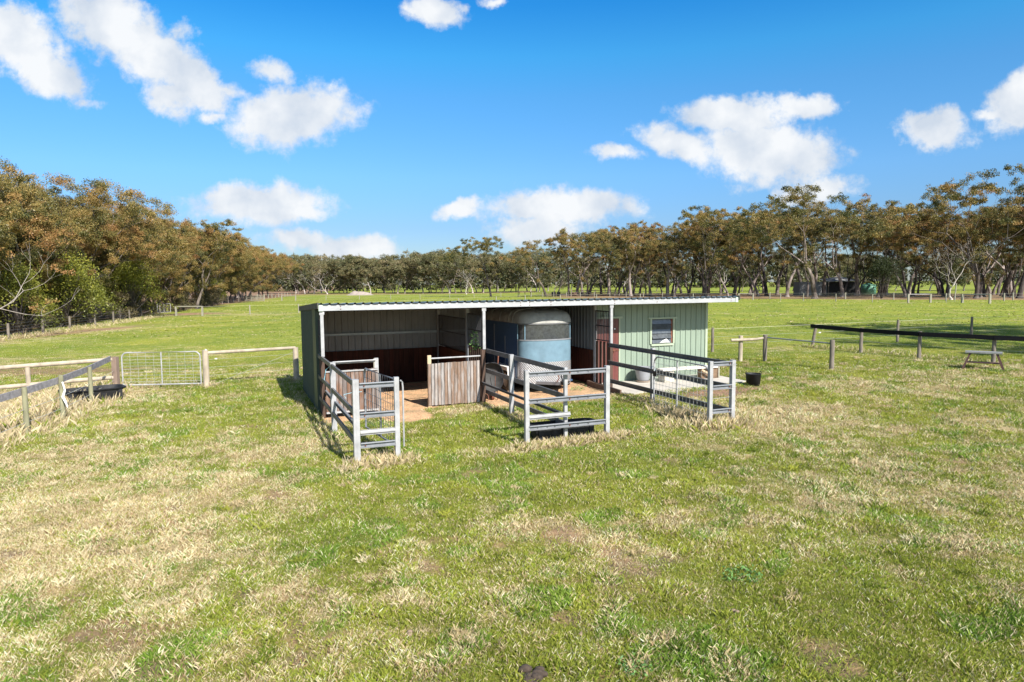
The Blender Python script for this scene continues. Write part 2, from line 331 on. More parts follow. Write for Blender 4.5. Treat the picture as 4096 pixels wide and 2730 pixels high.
def tag(o, label=None, cat=None, group=None, kind=None):
    if label: o['label'] = label
    if cat: o['category'] = cat
    if group: o['group'] = group
    if kind: o['kind'] = kind
    return o
def thing(name, label, cat, loc=(0,0,0), rz=0.0, group=None):
    o = bpy.data.objects.new(name, None); COL.objects.link(o); o.location = loc; o.rotation_euler = (0, 0, rz)
    return tag(o, label, cat, group)
def box(name, m, parent, a, b, **k): x = MB(); x.box(a, b); return x.build(name, m, parent, **k)
def copy_tree(o, parent=None):
    c = o.copy(); COL.objects.link(c)
    if parent is not None: c.parent = parent
    for ch in list(o.children): copy_tree(ch, c)
    return c

# ------------------------------------------------------------------ value noise in numpy (layout of dry and green patches)
_T = np.random.default_rng(3).random((256, 256))
def vn(x, y, s, o=0):
    x = np.asarray(x)*s + 37.7*o; y = np.asarray(y)*s + 91.3*o
    xi = np.floor(x).astype(int); yi = np.floor(y).astype(int); fx = x-xi; fy = y-yi
    fx = fx*fx*(3-2*fx); fy = fy*fy*(3-2*fy); a = lambda i, j: _T[(xi+i) & 255, (yi+j) & 255]
    return (a(0,0)*(1-fx)+a(1,0)*fx)*(1-fy) + (a(0,1)*(1-fx)+a(1,1)*fx)*fy
def fbm(x, y, s, o=0, n=3):
    t = 0; a = 1; w_ = 0
    for i in range(n): t = t + a*vn(x, y, s*2**i, o+i*5); w_ += a; a *= 0.55
    return t/w_
def gs(x, y, cx, cy, rx, ry, rot=0):
    c, s_ = math.cos(rot), math.sin(rot); dx = x-cx; dy = y-cy
    return np.exp(-(((dx*c+dy*s_)/rx)**2 + ((-dx*s_+dy*c)/ry)**2))
def sst(x, a, b): t = np.clip((x-a)/(b-a), 0, 1); return t*t*(3-2*t)

def layout(x, y):
    """returns dry 0..1, sand 0..1, bare 0..1"""
    x = np.asarray(x, float); y = np.asarray(y, float); u, v = toUV(x, y)
    wx = x + 0.8*(fbm(x, y, 0.8, 11)-0.5); wy = y + 0.8*(fbm(x, y, 0.8, 13)-0.5)
    n = 0.27*fbm(wx, wy, 0.28, 1) + 0.37*fbm(wx, wy, 1.1, 2) + 0.36*fbm(wx, wy, 3.6, 3, 2)
    near = 1 - sst(y, 17, 27)
    bias = -0.20 + 0.135*near
    bias += 0.12*gs(x, y, -5.8, 8.6, 3.0, 3.0) + 0.05*gs(x, y, -7, 12.5, 4, 3) + 0.07*gs(x, y, 8, 12.5, 6, 3.0, 0.2) + 0.05*gs(x, y, 1.5, 7.5, 1.6, 1.2)
    bias += -0.20*gs(x, y, 1.2, 10.6, 2.6, 1.7) - 0.14*gs(x, y, -1.8, 9.6, 1.6, 2.2) - 0.08*gs(x, y, 0.3, 5.6, 1.6, 0.9) - 0.10*gs(x, y, 3.0, 6.6, 1.2, 1.0)
    bias += -0.26*gs(u, v, 5.6, -2.9, 2.3, 1.3) - 0.2*gs(u, v, 2.3, -2.4, 1.4, 1.4)
    bias += 0.40*gs(u, v, 5.0, -0.75, 3.2, 0.35)*1.0 + 0.35*gs(u, v, 9.3, -4.4, 1.6, 0.9)
    bias += 0.35*sst(-x, 10.2, 11.0)*(1-sst(y, 18, 21)) + 0.12*gs(x, y, 10.5, 20, 5, 2.2, 0.4) + 0.10*gs(x, y, 12, 26.5, 4, 1.2, -0.9)
    bias += 0.10*gs(x, y, -18, 28, 9, 8) + 0.22*gs(x, y, -29, 45, 4, 12, -0.2) + 0.22*gs(x, y, -33, 72, 10, 6) + 0.10*gs(x, y, -48, 140, 22, 14)
    dry = sst(n + bias, 0.35, 0.66)
    sn = 0.35*(fbm(x, y, 2.2, 21)-0.5)
    inside = sst(u+sn, -0.05, 0.05)*(1-sst(u+sn, 7.3, 7.45))*(1-sst(v, 4.15, 4.3))
    sand = inside*sst(v + sn*1.2, -0.85, -0.55)
    sand = np.maximum(sand, inside*sst(gs(u, v, 1.75, -0.7, 0.75, 0.8)+sn*0.8, 0.35, 0.55))
    sand = sand*(1-0.75*sst(gs(u, v, 3.2, -0.75, 1.0, 0.35)+sn, 0.5, 0.8))
    sand = sand*np.where((u > 2.3) & (u < 3.9) & (v < -0.15), 0.0, 1.0)
    bare = sst(gs(u, v, 9.9, -1.75, 1.9, 0.75)+sn*1.3, 0.35, 0.75)
    bare = np.maximum(bare, 0.8*sst(gs(x, y, -17, 24.5, 5.5, 1.7)+sn*1.8, 0.4, 0.9))
    bare = np.maximum(bare, 0.9*sst(gs(x, y, -30, 43, 2.2, 16, -0.12)+sn*1.6, 0.5, 0.9))
    bare = np.maximum(bare, 0.9*sst(gs(x, y, -35, 74, 5, 5)+sn*1.8, 0.4, 0.9))
    bare = np.maximum(bare, 0.35*sst(gs(u, v, 5.5, -1.1, 2.0, 0.3)+sn, 0.4, 0.9))
    bare = np.maximum(bare, 0.75*sst(gs(x, y, 7.2, 22.3, 2.8, 0.35, -0.1)+sn, 0.5, 0.9))
    bare = np.maximum(bare, 0.75*sst(fbm(x, y, 1.5, 33, 3) + 0.12*gs(x, y, -3.0, 6.2, 1.6, 1.2) + 0.06*gs(x, y, 1.8, 7.0, 2, 1.5), 0.70, 0.80)*(1-sst(y, 16, 22)))
    # leaf litter under the two woods
    fl = (x - (-31.5 - (y-42)*0.195))                       # left wood edge
    bare = np.maximum(bare, sst(-fl, 0.5, 3.0)*sst(y, 25, 32)*(x < -25))
    dr = ((x-20)*0.545 + (y-122)*0.838)                     # distance behind the right wood's front edge
    litter = sst(dr + 6*(vn(x, y, 0.08, 40)-0.5), -5, -1)*(1-sst(dr, 38, 52))*sst(x, 4, 12)
    bare = np.maximum(bare, litter*0.9)
    dc = y - 214 - 0.10*(x+20)*0
    bare = np.maximum(bare, 0.6*sst(y, 200, 210)*(1-sst(y, 240, 260))*(x < 8))
    return dry, sand, bare

GREEN1 = np.array((0.155, 0.215, 0.032)); GREEN2 = np.array((0.33, 0.335, 0.058)); STRAW = np.array((0.52, 0.41, 0.225)); STRAW2 = np.array((0.76, 0.63, 0.41))
SAND = np.array((0.56, 0.37, 0.22)); BARE = np.array((0.27, 0.18, 0.12))
def lerp(a, b, t): return a + (b-a)*t[..., None]

# ------------------------------------------------------------------ ground
def axis(lo, hi, step, far_lo, far_hi, g=1.06):
    a = list(np.arange(lo, hi+1e-6, step)); s = step
    while a[-1] < far_hi: s *= g; a.append(a[-1]+s)
    s = step
    while a[0] > far_lo: s *= g; a.insert(0, a[0]-s)
    return np.array(a)
xs = axis(-16, 17, 0.10, -1500, 1500, 1.045); ys = axis(4, 26, 0.10, -40, 2600, 1.035)
GX, GY = np.meshgrid(xs, ys); gx = GX.ravel(); gy = GY.ravel()
dry, sand, bare = layout(gx, gy)
und = 0.03*(fbm(gx, gy, 0.7, 50)-0.5) + 0.02*(fbm(gx, gy, 3.0, 51)-0.5)*(gy < 40)
gzv = zg(gx, gy) + und*(1-sand*0.3) + 0.06*sand*(fbm(gx, gy, 1.3, 52)-0.5)
nx, ny = len(xs), len(ys)
ii = np.arange((ny-1)*(nx-1)); r_ = ii//(nx-1); c_ = ii % (nx-1); a0 = r_*nx+c_
quads = np.stack([a0, a0+1, a0+nx+1, a0+nx], 1)
def np_mesh(name, verts, faces, mats, smooth=True):
    me = bpy.data.meshes.new(name); k = faces.shape[1]
    me.vertices.add(len(verts)); me.vertices.foreach_set('co', verts.astype(np.float32).ravel())
    me.loops.add(faces.size); me.loops.foreach_set('vertex_index', faces.astype(np.int32).ravel())
    me.polygons.add(len(faces)); me.polygons.foreach_set('loop_start', np.arange(0, faces.size, k, dtype=np.int32))
    me.update(calc_edges=True)
    me.polygons.foreach_set('use_smooth', np.full(len(faces), smooth))
    for m in mats: me.materials.append(m)
    return me
def set_col(me, name, cols):
    at = me.color_attributes.new(name, 'FLOAT_COLOR', 'POINT')
    c = np.ones((len(cols), 4), np.float32); c[:, :3] = cols; at.data.foreach_set('color', c.ravel())
soil = np.array((0.16, 0.15, 0.05))
g_ = lerp(GREEN1, GREEN2, fbm(gx, gy, 0.5, 60))
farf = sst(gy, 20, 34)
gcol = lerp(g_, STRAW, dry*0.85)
gcol = gcol*(0.66+0.30*farf[:, None])*(1-0.05*farf[:, None]*np.array([1.5, 0.0, 0.0]))  # near ground darkened in colour to stand for shade between the blades
gcol = lerp(gcol, BARE*1.0, bare); gcol = lerp(gcol, SAND, sand)
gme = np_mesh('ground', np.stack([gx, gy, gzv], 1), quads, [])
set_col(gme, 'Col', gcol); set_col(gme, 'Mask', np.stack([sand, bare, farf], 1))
mg = bpy.data.materials.new('paddock ground'); mg.use_nodes = True; t = NT(mg.node_tree); b = t.n['Principled BSDF']
b.inputs['Roughness'].default_value = 1.0; b.inputs['Specular IOR Level'].default_value = 0.1
ac = t.new('ShaderNodeAttribute', attribute_name='Col'); am = t.new('ShaderNodeAttribute', attribute_name='Mask')
sm = t.new('ShaderNodeSeparateColor'); t.l.new(am.outputs['Color'], sm.inputs[0])
pos = t.new('ShaderNodeNewGeometry').outputs['Position']
n1 = t.noise(pos, 26, 6, 0.7); n2 = t.noise(pos, 2.6, 6, 0.65); n3 = t.noise(pos, 0.22, 7, 0.68)
hue = t.mix(t.ramp(n2, 0.3, 0.7), (0.62, 0.72, 0.75), (1.42, 1.24, 1.2))
c = t.mix(1.0, ac.outputs['Color'], hue, 'MULTIPLY')
c = t.mix(1.0, c, t.mix(t.ramp(n1, 0.28, 0.72), (0.55, 0.55, 0.5), (1.4, 1.38, 1.35)), 'MULTIPLY')
c = t.mix(t.math('MULTIPLY', sm.outputs[2], 0.85), c, t.mix(1.0, c, t.mix(t.ramp(n3, 0.3, 0.7), (0.74, 0.86, 0.85), (1.22, 1.08, 1.05)), 'MULTIPLY'))
t.l.new(c, b.inputs['Base Color'])
bn = t.new('ShaderNodeBump'); bn.inputs['Strength'].default_value = 0.9; bn.inputs['Distance'].default_value = 0.035
t.l.new(t.math('ADD', n1, t.math('MULTIPLY', t.noise(pos, 7, 4, 0.6), 1.2)), bn.inputs['Height']); t.l.new(bn.outputs[0], b.inputs['Normal'])
gme.materials.append(mg)
go = bpy.data.objects.new('ground', gme); COL.objects.link(go); tag(go, kind='structure')

# ------------------------------------------------------------------ grass blades
mgr = bpy.data.materials.new('grass blades'); mgr.use_nodes = True; t = NT(mgr.node_tree); t.n.clear()
ac = t.new('ShaderNodeAttribute', attribute_name='Col').outputs['Color']
d = t.new('ShaderNodeBsdfDiffuse'); t.l.new(ac, d.inputs[0]); tr = t.new('ShaderNodeBsdfTranslucent'); t.l.new(ac, tr.inputs[0])
mx = t.new('ShaderNodeMixShader'); mx.inputs[0].default_value = 0.35; t.l.new(d.outputs[0], mx.inputs[1]); t.l.new(tr.outputs[0], mx.inputs[2])
o = t.new('ShaderNodeOutputMaterial'); t.l.new(mx.outputs[0], o.inputs[0])

def blades(x, y, ln, wd, lean, col, name_z=None):
    """one bent blade (two triangles) per point"""
    n = len(x); z = zg(x, y) + 0.02*(fbm(x, y, 0.7, 50)-0.5) - 0.004
    if name_z is not None: z = z + name_z
    th = rng.random(n)*6.283; ph = rng.random(n)*6.283
    dx = np.cos(th); dy = np.sin(th); wx = np.cos(ph)*wd/2; wy = np.sin(ph)*wd/2
    h = ln*np.sqrt(np.maximum(0.05, 1-lean**2)); L = ln*lean
    b0 = np.stack([x-wx, y-wy, z], 1); b1 = np.stack([x+wx, y+wy, z], 1)
    mxp = np.stack([x+dx*L*0.35+wx*0.8, y+dy*L*0.35+wy*0.8, z+h*0.62], 1)
    tip = np.stack([x+dx*L, y+dy*L, z+h], 1)
    v = np.stack([b0, b1, mxp, tip], 1).reshape(-1, 3)
    i = np.arange(n)*4; f = np.concatenate([np.stack([i, i+1, i+2], 1), np.stack([i, i+2, i+3], 1)])
    c4 = np.repeat(col*1.18, 4, 0); c4[0::4] *= 0.68; c4[1::4] *= 0.68; c4[3::4] *= 1.08; c4 = np.minimum(c4, 0.85)  # root shade and tip highlight painted into the blade colours
    return v, f, c4
def scatter(y0, y1, dens, mg_=0.5):
    A = []; ye = np.arange(y0, y1, 0.5)
    for ya in ye:
        hw = 0.775*(ya+0.5) + mg_; n = int(2*hw*0.5*dens(ya)); A.append(np.stack([(rng.random(n)*2-1)*hw, ya + rng.random(n)*0.5], 1))
    return np.concatenate(A)
V = []; F = []; C = []; off = 0
def emit(x, y, ln, wd, lean, col, dz=None):
    global off
    v, f, c = blades(x, y, ln, wd, lean, col, dz); V.append(v); F.append(f+off); C.append(c); off += len(v)
P = scatter(4.3, 46, lambda y_: min(9000, 9000*(6.5/max(y_, 6.5))**1.75))
x, y = P[:, 0], P[:, 1]
dry, sand, bare = layout(x, y); u, v = toUV(x, y)
slab = (u > 7.45) & (u < 11.6) & (v > -0.9) & (v < 4.2)
keep = (rng.random(len(x)) > np.maximum(sand*0.995, bare*0.93)) & ~slab & ~((u > -0.05) & (u < 11.6) & (v > 0.3) & (v < 4.3))
x, y, dry, sand, bare = x[keep], y[keep], dry[keep], sand[keep], bare[keep]
n = len(x); cl = fbm(x, y, 5.0, 70, 2); rnd = rng.random(n)
isdry = rng.random(n) < (0.16 + 0.66*dry)
g_ = lerp(GREEN1*1.05, GREEN2*1.15, np.clip(0.6*fbm(x, y, 0.5, 60)+0.7*rnd-0.2, 0, 1))
deep = (fbm(x, y, 1.7, 80, 2) > 0.62)[:, None]; g_ = np.where(deep, g_*np.array([0.70, 0.9, 0.9]), g_)
s_ = lerp(STRAW*0.85, STRAW2*1.12, rnd); s_ = np.where((rng.random(n) < 0.15)[:, None], s_*np.array([0.55, 0.45, 0.4]), s_)
col = np.where(isdry[:, None], s_, g_)*(0.8+0.4*rng.random(n))[:, None]
sc = np.clip(y/7.5, 1.0, 3.6)
short = 1-0.55*sst(y, 21, 27)
ln = 0.85*(0.028 + 0.05*rng.random(n)**1.5 + 0.035*np.clip(cl-0.45, 0, 1)*2)*np.where(isdry, 1.05, 1.0)*short*np.where(sand > 0.3, 0.6, 1)
ln = ln*np.where(y > 13, 1.1, 1.0)*(0.40+1.25*fbm(x, y, 3.3, 90, 2))*np.where(deep[:, 0], 1.2, 1.0)
col = col*(0.72+0.56*fbm(x, y, 2.4, 95, 3))[:, None]
emit(x, y, ln, 0.0031*sc*(0.7+0.6*rng.random(n)), 0.25+0.6*rng.random(n), col)
# coarse tufts breaking up the farther paddock
P = scatter(40, 150, lambda y_: 4.5*(45/y_)**1.6); x, y = P[:, 0], P[:, 1]; dry, sand, bare = layout(x, y); k = rng.random(len(x)) > bare
x, y, dry = x[k], y[k], dry[k]; n = len(x); tn = rng.random(n); c_ = np.where((rng.random(n) < 0.3+0.5*dry)[:, None], lerp(STRAW*0.7, STRAW2*0.8, tn), lerp(GREEN1*0.55, GREEN2*0.9, tn))
emit(x, y, 0.03+0.05*rng.random(n), 0.06+0.0022*y*rng.random(n), 0.5+0.4*rng.random(n), c_)
# tussocks: dense fans of longer blades over dry and lush patches
P = scatter(4.3, 24, lambda y_: 4.0 if y_ < 12 else 2.6); x, y = P[:, 0], P[:, 1]
dry, sand, bare = layout(x, y); u, v = toUV(x, y); k = (sand < 0.2) & (bare < 0.3) & ~((u > -0.1) & (u < 11.7) & (v > -0.95) & (v < 4.3)) & (rng.random(len(x)) < 0.25+0.75*np.abs(dry-0.5)*2)
x, y, dry = x[k], y[k], dry[k]
nb = 46; xx = np.repeat(x, nb); yy_ = np.repeat(y, nb); dd = np.repeat(dry, nb); szz = np.repeat(0.5+rng.random(len(x)), nb); m_ = len(xx)
rr = 0.075*szz*np.sqrt(rng.random(m_)); aa = rng.random(m_)*6.283
tone = np.repeat(rng.random(len(x)), nb)
sd_ = np.repeat(rng.random(len(x)) < (0.15+0.75*dry), nb)
c_ = np.where(sd_[:, None], lerp(STRAW*0.85, STRAW2*0.92, tone), lerp(GREEN1*0.8, GREEN2, tone))*(0.75+0.5*rng.random(m_))[:, None]
emit(xx+rr*np.cos(aa), yy_+rr*np.sin(aa), (0.045+0.055*rng.random(m_))*szz, 0.0034*np.clip(yy_/7, 1, 3)*(0.7+0.6*rng.random(m_)), 0.3+0.6*rng.random(m_), c_)
gm = np_mesh('grass', np.concatenate(V), np.concatenate(F), [mgr], False); set_col(gm, 'Col', np.concatenate(C))
go = bpy.data.objects.new('grass', gm); COL.objects.link(go)
tag(go, 'short mixed green and straw coloured paddock grass', 'grass', kind='stuff')

# long dry grass standing where the mower cannot reach
V = []; F = []; C = []; off = 0
def tall(x, y, rx, ry, rot, n, l0, l1, green=0.16, bright=1.0):
    n = int(n*1.35)
    a = rng.normal(size=n)*rx*0.6; b_ = rng.normal(size=n)*ry*0.6; c, s = math.cos(rot), math.sin(rot)
    px = x+a*c-b_*s; py = y+a*s+b_*c; rn = rng.random(n)
    col = np.where((rng.random(n) < green)[:, None], lerp(GREEN1, GREEN2, rn), lerp(STRAW*0.7, STRAW2*0.95, rn)*bright)
    emit(px, py, l0+(l1-l0)*rng.random(n)**2, 0.0034*max(1, y/13)*(0.7+0.6*rng.random(n)), 0.15+0.7*rng.random(n)**1.3, col*(0.8+0.4*rng.random(n))[:, None])
def talluv(u, v, rx, ry, n, l0, l1, **k): x, y = UV(u, v); tall(x, y, rx, ry, PSI, n, l0, l1, **k)
talluv(0.35, -4.42, 0.45, 0.28, 1500, 0.08, 0.26); talluv(0.75, -4.45, 0.2, 0.15, 400, 0.06, 0.2); talluv(-0.1, -4.6, 0.25, 0.2, 350, 0.05, 0.18)
talluv(3.95, -4.72, 1.1, 0.18, 3200, 0.04, 0.20, bright=0.95); talluv(3.1, -4.65, 0.3, 0.2, 500, 0.06, 0.22); talluv(4.85, -4.6, 0.4, 0.2, 500, 0.05, 0.2)
talluv(7.3, -4.85, 0.5, 0.3, 1700, 0.08, 0.30); talluv(7.15, -3.9, 0.35, 0.55, 1300, 0.08, 0.30); talluv(7.2, -3.0, 0.3, 0.5, 600, 0.05, 0.2); talluv(6.4, -4.3, 0.35, 0.25, 400, 0.05, 0.2)
talluv(3.95, -2.2, 0.2, 0.7, 900, 0.04, 0.16); talluv(3.1, -0.35, 0.6, 0.12, 700, 0.04, 0.12, green=0.5); talluv(7.55, -1.9, 0.25, 0.4, 500, 0.05, 0.18)
talluv(-0.35, 1.5, 0.15, 2.2, 900, 0.04, 0.14, green=0.3); talluv(-0.2, -1.8, 0.2, 1.0, 500, 0.05, 0.2, green=0.3)
for i in range(16):
    f = i/15; tall(-10.9-1.1*f*f-0.9*rng.random(), 13.0+6.6*f, 0.75, 0.5, 0, 520, 0.08, 0.38, green=0.10)
for i in range(10):
    f = i/9; tall(-10.15-1.5*f*f, 12.8+7.2*f, 0.35, 0.35, 0, 260, 0.05, 0.24, green=0.2)
for x_, y_ in [(-11.8, 20.0), (-9.25, 20.3), (-6.9, 21.4), (-11.5, 19.5)]: tall(x_, y_, 0.3, 0.2, 0, 160, 0.05, 0.22)
for i in range(14):
    f = i/13; tall(12.4+3.6*f, 28.2-6.6*f, 0.5, 0.3, 0, 130, 0.05, 0.22, green=0.45)
for i in range(30):
    f = i/29; tall(-29.8-2.6*f*f-4.6*f+rng.random(), 38+33*f, 0.9, 0.6, 0, 120, 0.08, 0.35, green=0.2)
gm = np_mesh('dry_grass', np.concatenate(V), np.concatenate(F), [mgr], False); set_col(gm, 'Col', np.concatenate(C))
go = bpy.data.objects.new('dry_grass', gm); COL.objects.link(go)
tag(go, 'long bleached dry grass left standing round posts, troughs and fence lines', 'grass', kind='stuff')

# ------------------------------------------------------------------ the stable (local axes: x along the front, y into the shed)
ST = thing('stable', 'long low green steel horse stable with flat roof and open front bays', 'stable', (OX, OY, 0), PSI)
UF, UI, UE, VB, VT = 3.92, 7.58, 11.47, 4.30, 0.95
FZ = 2.413
def rz(v): return 2.555 - 0.045*(v+0.1)          # roof sheet underside
def part(b, name, m, par=ST, **k): return b.build(name, M[m], par, **k)
b = MB()
nr = Vector((0, 0.045, 1)).normalized()
b.corr((-0.08, -0.10, rz(-0.1)+0.004), (1, 0, 0), Vector((0, 1, -0.045)).normalized(), UE+0.42, 4.55, nr, depth=0.034, rib=0.07, top=0.03)
part(b, 'roof', 'roof')
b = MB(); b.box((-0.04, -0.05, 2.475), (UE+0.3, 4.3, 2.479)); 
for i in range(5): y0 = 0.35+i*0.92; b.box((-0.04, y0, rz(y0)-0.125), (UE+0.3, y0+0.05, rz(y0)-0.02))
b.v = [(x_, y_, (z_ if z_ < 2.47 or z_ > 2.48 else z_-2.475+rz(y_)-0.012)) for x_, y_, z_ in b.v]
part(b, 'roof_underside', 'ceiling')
b = MB(); b.profile((0.02, -0.06, FZ), (UE+0.24, -0.06, FZ), [(-0.045, 0.012), (-0.045, 0), (0, 0), (0, 0.13), (-0.045, 0.13), (-0.045, 0.118)], t=0.004)
b.box((0.02, -0.052, FZ+0.006), (UE+0.24, -0.048, FZ+0.126))
part(b, 'fascia', 'fascia')
b = MB()
for u_ in (0.42, 4.9, 5.15, 5.75, 7.65, 9.0, 11.55):
    for z_ in ((0.035, 0.10) if u_ != 9.0 else (0.05,)): b = MB(); b.tube([(u_, -0.066, FZ+z_), (u_, -0.074, FZ+z_)], 0.011, 8); part(b, 'bolt', 'rust')
b = MB(); b.box((-0.07, -0.075, FZ-0.005), (0.02, -0.02, FZ+0.135)); part(b, 'fascia_end_cap', 'endcap'); b = MB(); b.box((UE+0.24, -0.075, FZ-0.005), (UE+0.33, -0.02, FZ+0.135)); part(b, 'fascia_end_cap', 'endcap')
for u0 in (-0.105, UE+0.335):
    b = MB(); b.v = []; y0, y1 = -0.12, 4.5
    b.add([(u0, y0, rz(y0)-0.09), (u0+0.03, y0, rz(y0)-0.09), (u0+0.03, y1, rz(y1)-0.09), (u0, y1, rz(y1)-0.09), (u0, y0, rz(y0)+0.045), (u0+0.03, y0, rz(y0)+0.045), (u0+0.03, y1, rz(y1)+0.045), (u0, y1, rz(y1)+0.045)],
          [(0,3,2,1),(4,5,6,7),(0,1,5,4),(1,2,6,5),(2,3,7,6),(3,0,4,7)])
    part(b, 'barge_capping', 'barge')
# outer walls
b = MB(); b.corr((-0.05, VB, 0), (0, -1, 0), (0, 0, 1), VB-1.25, lambda a: (-0.15, rz(VB-a)-0.02), (-1, 0, 0), phase=0.03, pitch=0.19, depth=0.028)
part(b, 'side_wall', 'green')
b = MB(); b.box((-0.075, 0.68, -0.15), (-0.045, 1.30, rz(1.0)-0.05)); b.box((-0.075, 0.66, -0.15), (0.02, 0.68, rz(1.0)-0.05)); part(b, 'corner_flashing', 'green')
b = MB(); b.corr((-0.05, VB+0.03, 0), (1, 0, 0), (0, 0, 1), UE+0.1, (lambda a: (-0.1, rz(VB)-0.02)), (0, 1, 0)); part(b, 'outer_back_wall', 'sage')
b = MB(); b.corr((UE, VT, 0), (0, 1, 0), (0, 0, 1), VB-VT, lambda a: (0.05, rz(VT+a)-0.02), (1, 0, 0)); part(b, 'gable_wall', 'sage')
# inner lining
b = MB(); b.corr((0.0, 4.20, 0), (1, 0, 0), (0, 0, 1), UI-0.02, (lambda a: (1.06, 2.33)), (0, -1, 0), phase=0.08, depth=0.024); part(b, 'back_lining', 'lining')
b = MB(); b.profile((0.02, 4.14, 1.53), (UI-0.03, 4.14, 1.53), [(0.03, 0), (0, 0), (0, 0.06), (0.03, 0.06)], t=0.003); b.box((0.02, 4.135, 1.535), (UI-0.03, 4.138, 1.585)); part(b, 'girt', 'girt')
b = MB(); b.corr((-0.02, VB-0.1, 0), (0, -1, 0), (0, 0, 1), VB-0.9, (lambda a: (1.0, rz(VB-a)-0.14)), (1, 0, 0), depth=0.02); part(b, 'side_lining', 'lining')
b = MB(); b.box((0.0, 4.14, -0.05), (UI-0.04, 4.185, 1.075)); part(b, 'back_kickboards', 'darkboard')
b = MB(); b.box((0.0, 0.72, -0.05), (0.035, 4.13, 1.07)); part(b, 'side_kickboards', 'darkboard_y')
# tack room
DW = (7.66, 8.39)
def tack(a0, a1, z0, z1, name='front_wall'):
    b = MB(); k = round((a0-7.62)/0.19); b.corr((a0, VT, 0), (1, 0, 0), (0, 0, 1), a1-a0, (lambda a: (z0, z1)), (0, -1, 0), phase=(7.66+0.19*30-a0) % 0.19, depth=0.026, rib=0.05, top=0.02); return b
WU0, WU1, WZ0, WZ1 = 9.50, 10.24, 1.20, 1.92
fw = tack(DW[1]+0.04, WU0, 0.09, 2.48); f2_ = tack(WU0, WU1, 0.09, WZ0); fw.add(f2_.v, f2_.f); f2_ = tack(WU0, WU1, WZ1, 2.48); fw.add(f2_.v, f2_.f)
f2_ = tack(WU1, UE, 0.09, 2.48); fw.add(f2_.v, f2_.f); f2_ = tack(UI+0.02, DW[1]+0.04, 2.0, 2.48); fw.add(f2_.v, f2_.f)
part(fw, 'front_wall', 'sage')
b = MB(); b.box((UE-0.045, VT-0.035, 0.07), (UE+0.035, VT-0.002, 2.46)); b.box((UE+0.002, VT, 0.07), (UE+0.035, VT+0.08, 2.46)); part(b, 'corner_trim', 'sage_trim')
b = MB(); b.corr((UI, VB-0.1, 0), (0, -1, 0), (0, 0, 1), VB-0.12-VT, (lambda a: (1.08, 2.38)), (-1, 0, 0), depth=0.02, pitch=0.19); part(b, 'tack_room_side_sheet', 'lining')
b = MB(); b.box((UI-0.035, VT+0.02, -0.02), (UI, 4.13, 1.10)); part(b, 'tack_room_kickboards', 'darkboard_y')
dr_ = MB(); x0 = DW[0]
dr_.box((DW[0], VT+0.004, 0.10), (DW[1], VT+0.04, 1.97)); 
for i in range(6): dr_.box((x0+i*0.122+0.004, VT-0.004, 0.105), (x0+(i+1)*0.122-0.006, VT+0.003, 1.965))
door = part(dr_, 'door', 'maroon')
b = MB()
ring = [(8.18+0.045*math.cos(a), VT-0.03, 1.01+0.045*math.sin(a)) for a in np.linspace(0, 6.283, 17)]; b.tube(ring, 0.007, 6, False)
b.box((8.16, VT-0.028, 1.05), (8.40, VT-0.006, 1.075)); b.box((8.20, VT-0.03, 1.035), (8.24, VT-0.006, 1.09)); part(b, 'handle', 'rust', door)
b = MB(); b.box((8.24, VT-0.012, 1.66), (8.275, VT-0.005, 1.70)); part(b, 'door_plate', 'white', door)
b = MB(); b.box((DW[1]+0.002, VT-0.02, 0.09), (DW[1]+0.045, VT+0.01, 1.975)); b.box((DW[0]-0.05, VT-0.02, 0.09), (DW[0]-0.004, VT+0.01, 1.975)); part(b, 'door_frame', 'sage_trim')
b = MB(); b.box((DW[0]-0.1, VT-0.045, 1.978), (DW[1]+0.10, VT-0.002, 2.03)); part(b, 'door_hood', 'sage_trim')
wn_ = MB(); fwid = 0.06
wn_.box((WU0-fwid, VT-0.04, WZ0-0.01), (WU0-0.002, VT+0.02, WZ1)); win = part(wn_, 'window', 'sage_trim')
b = MB(); b.box((WU1+0.002, VT-0.04, WZ0-0.01), (WU1+fwid, VT+0.02, WZ1)); part(b, 'frame', 'sage_trim', win)
b = MB(); b.box((WU0-0.13, VT-0.06, WZ1+0.003), (WU1+0.13, VT-0.002, WZ1+0.05)); part(b, 'window_hood', 'sage_trim', win)
b = MB(); b.box((WU0-0.02, VT-0.05, WZ0-0.07), (WU1+0.02, VT+0.01, WZ0-0.012)); part(b, 'sill', 'sage_trim', win)
b = MB(); b.box((WU1-0.055, VT-0.012, WZ0), (WU1-0.004, VT+0.015, WZ1-0.004)); part(b, 'louvre_gallery', 'rust', win); b = MB(); b.box((WU0+0.003, VT-0.012, WZ0), (WU0+0.018, VT+0.015, WZ1-0.004)); part(b, 'louvre_gallery', 'rust', win)
for i in range(5):
    z0 = WZ0+0.005+i*0.142; tl = (0.035, 0.05, 0.012, 0.05, 0.02)[i]
    b = MB(); b.add([(WU0+0.02, VT-0.005-tl, z0), (WU1-0.06, VT-0.005-tl, z0), (WU1-0.06, VT+0.012, z0+0.138), (WU0+0.02, VT+0.012, z0+0.138), (WU0+0.02, VT+0.001-tl, z0), (WU1-0.06, VT+0.001-tl, z0), (WU1-0.06, VT+0.018, z0+0.138), (WU0+0.02, VT+0.018, z0+0.138)],
                 [(0,1,2,3),(7,6,5,4),(0,4,5,1),(1,5,6,2),(2,6,7,3),(3,7,4,0)]); part(b, 'louvre_pane', 'dirtyglass', win)
b = MB(); b.add([(9.75, VT-0.055, 1.215), (9.88, VT-0.06, 1.30), (10.0, VT-0.055, 1.335), (10.13, VT-0.055, 1.215), (9.95, VT-0.065, 1.24)], [(0,4,1),(1,4,2),(2,4,3),(0,3,4),(0,1,2,3)]); part(b, 'rag', 'winpaper', win)
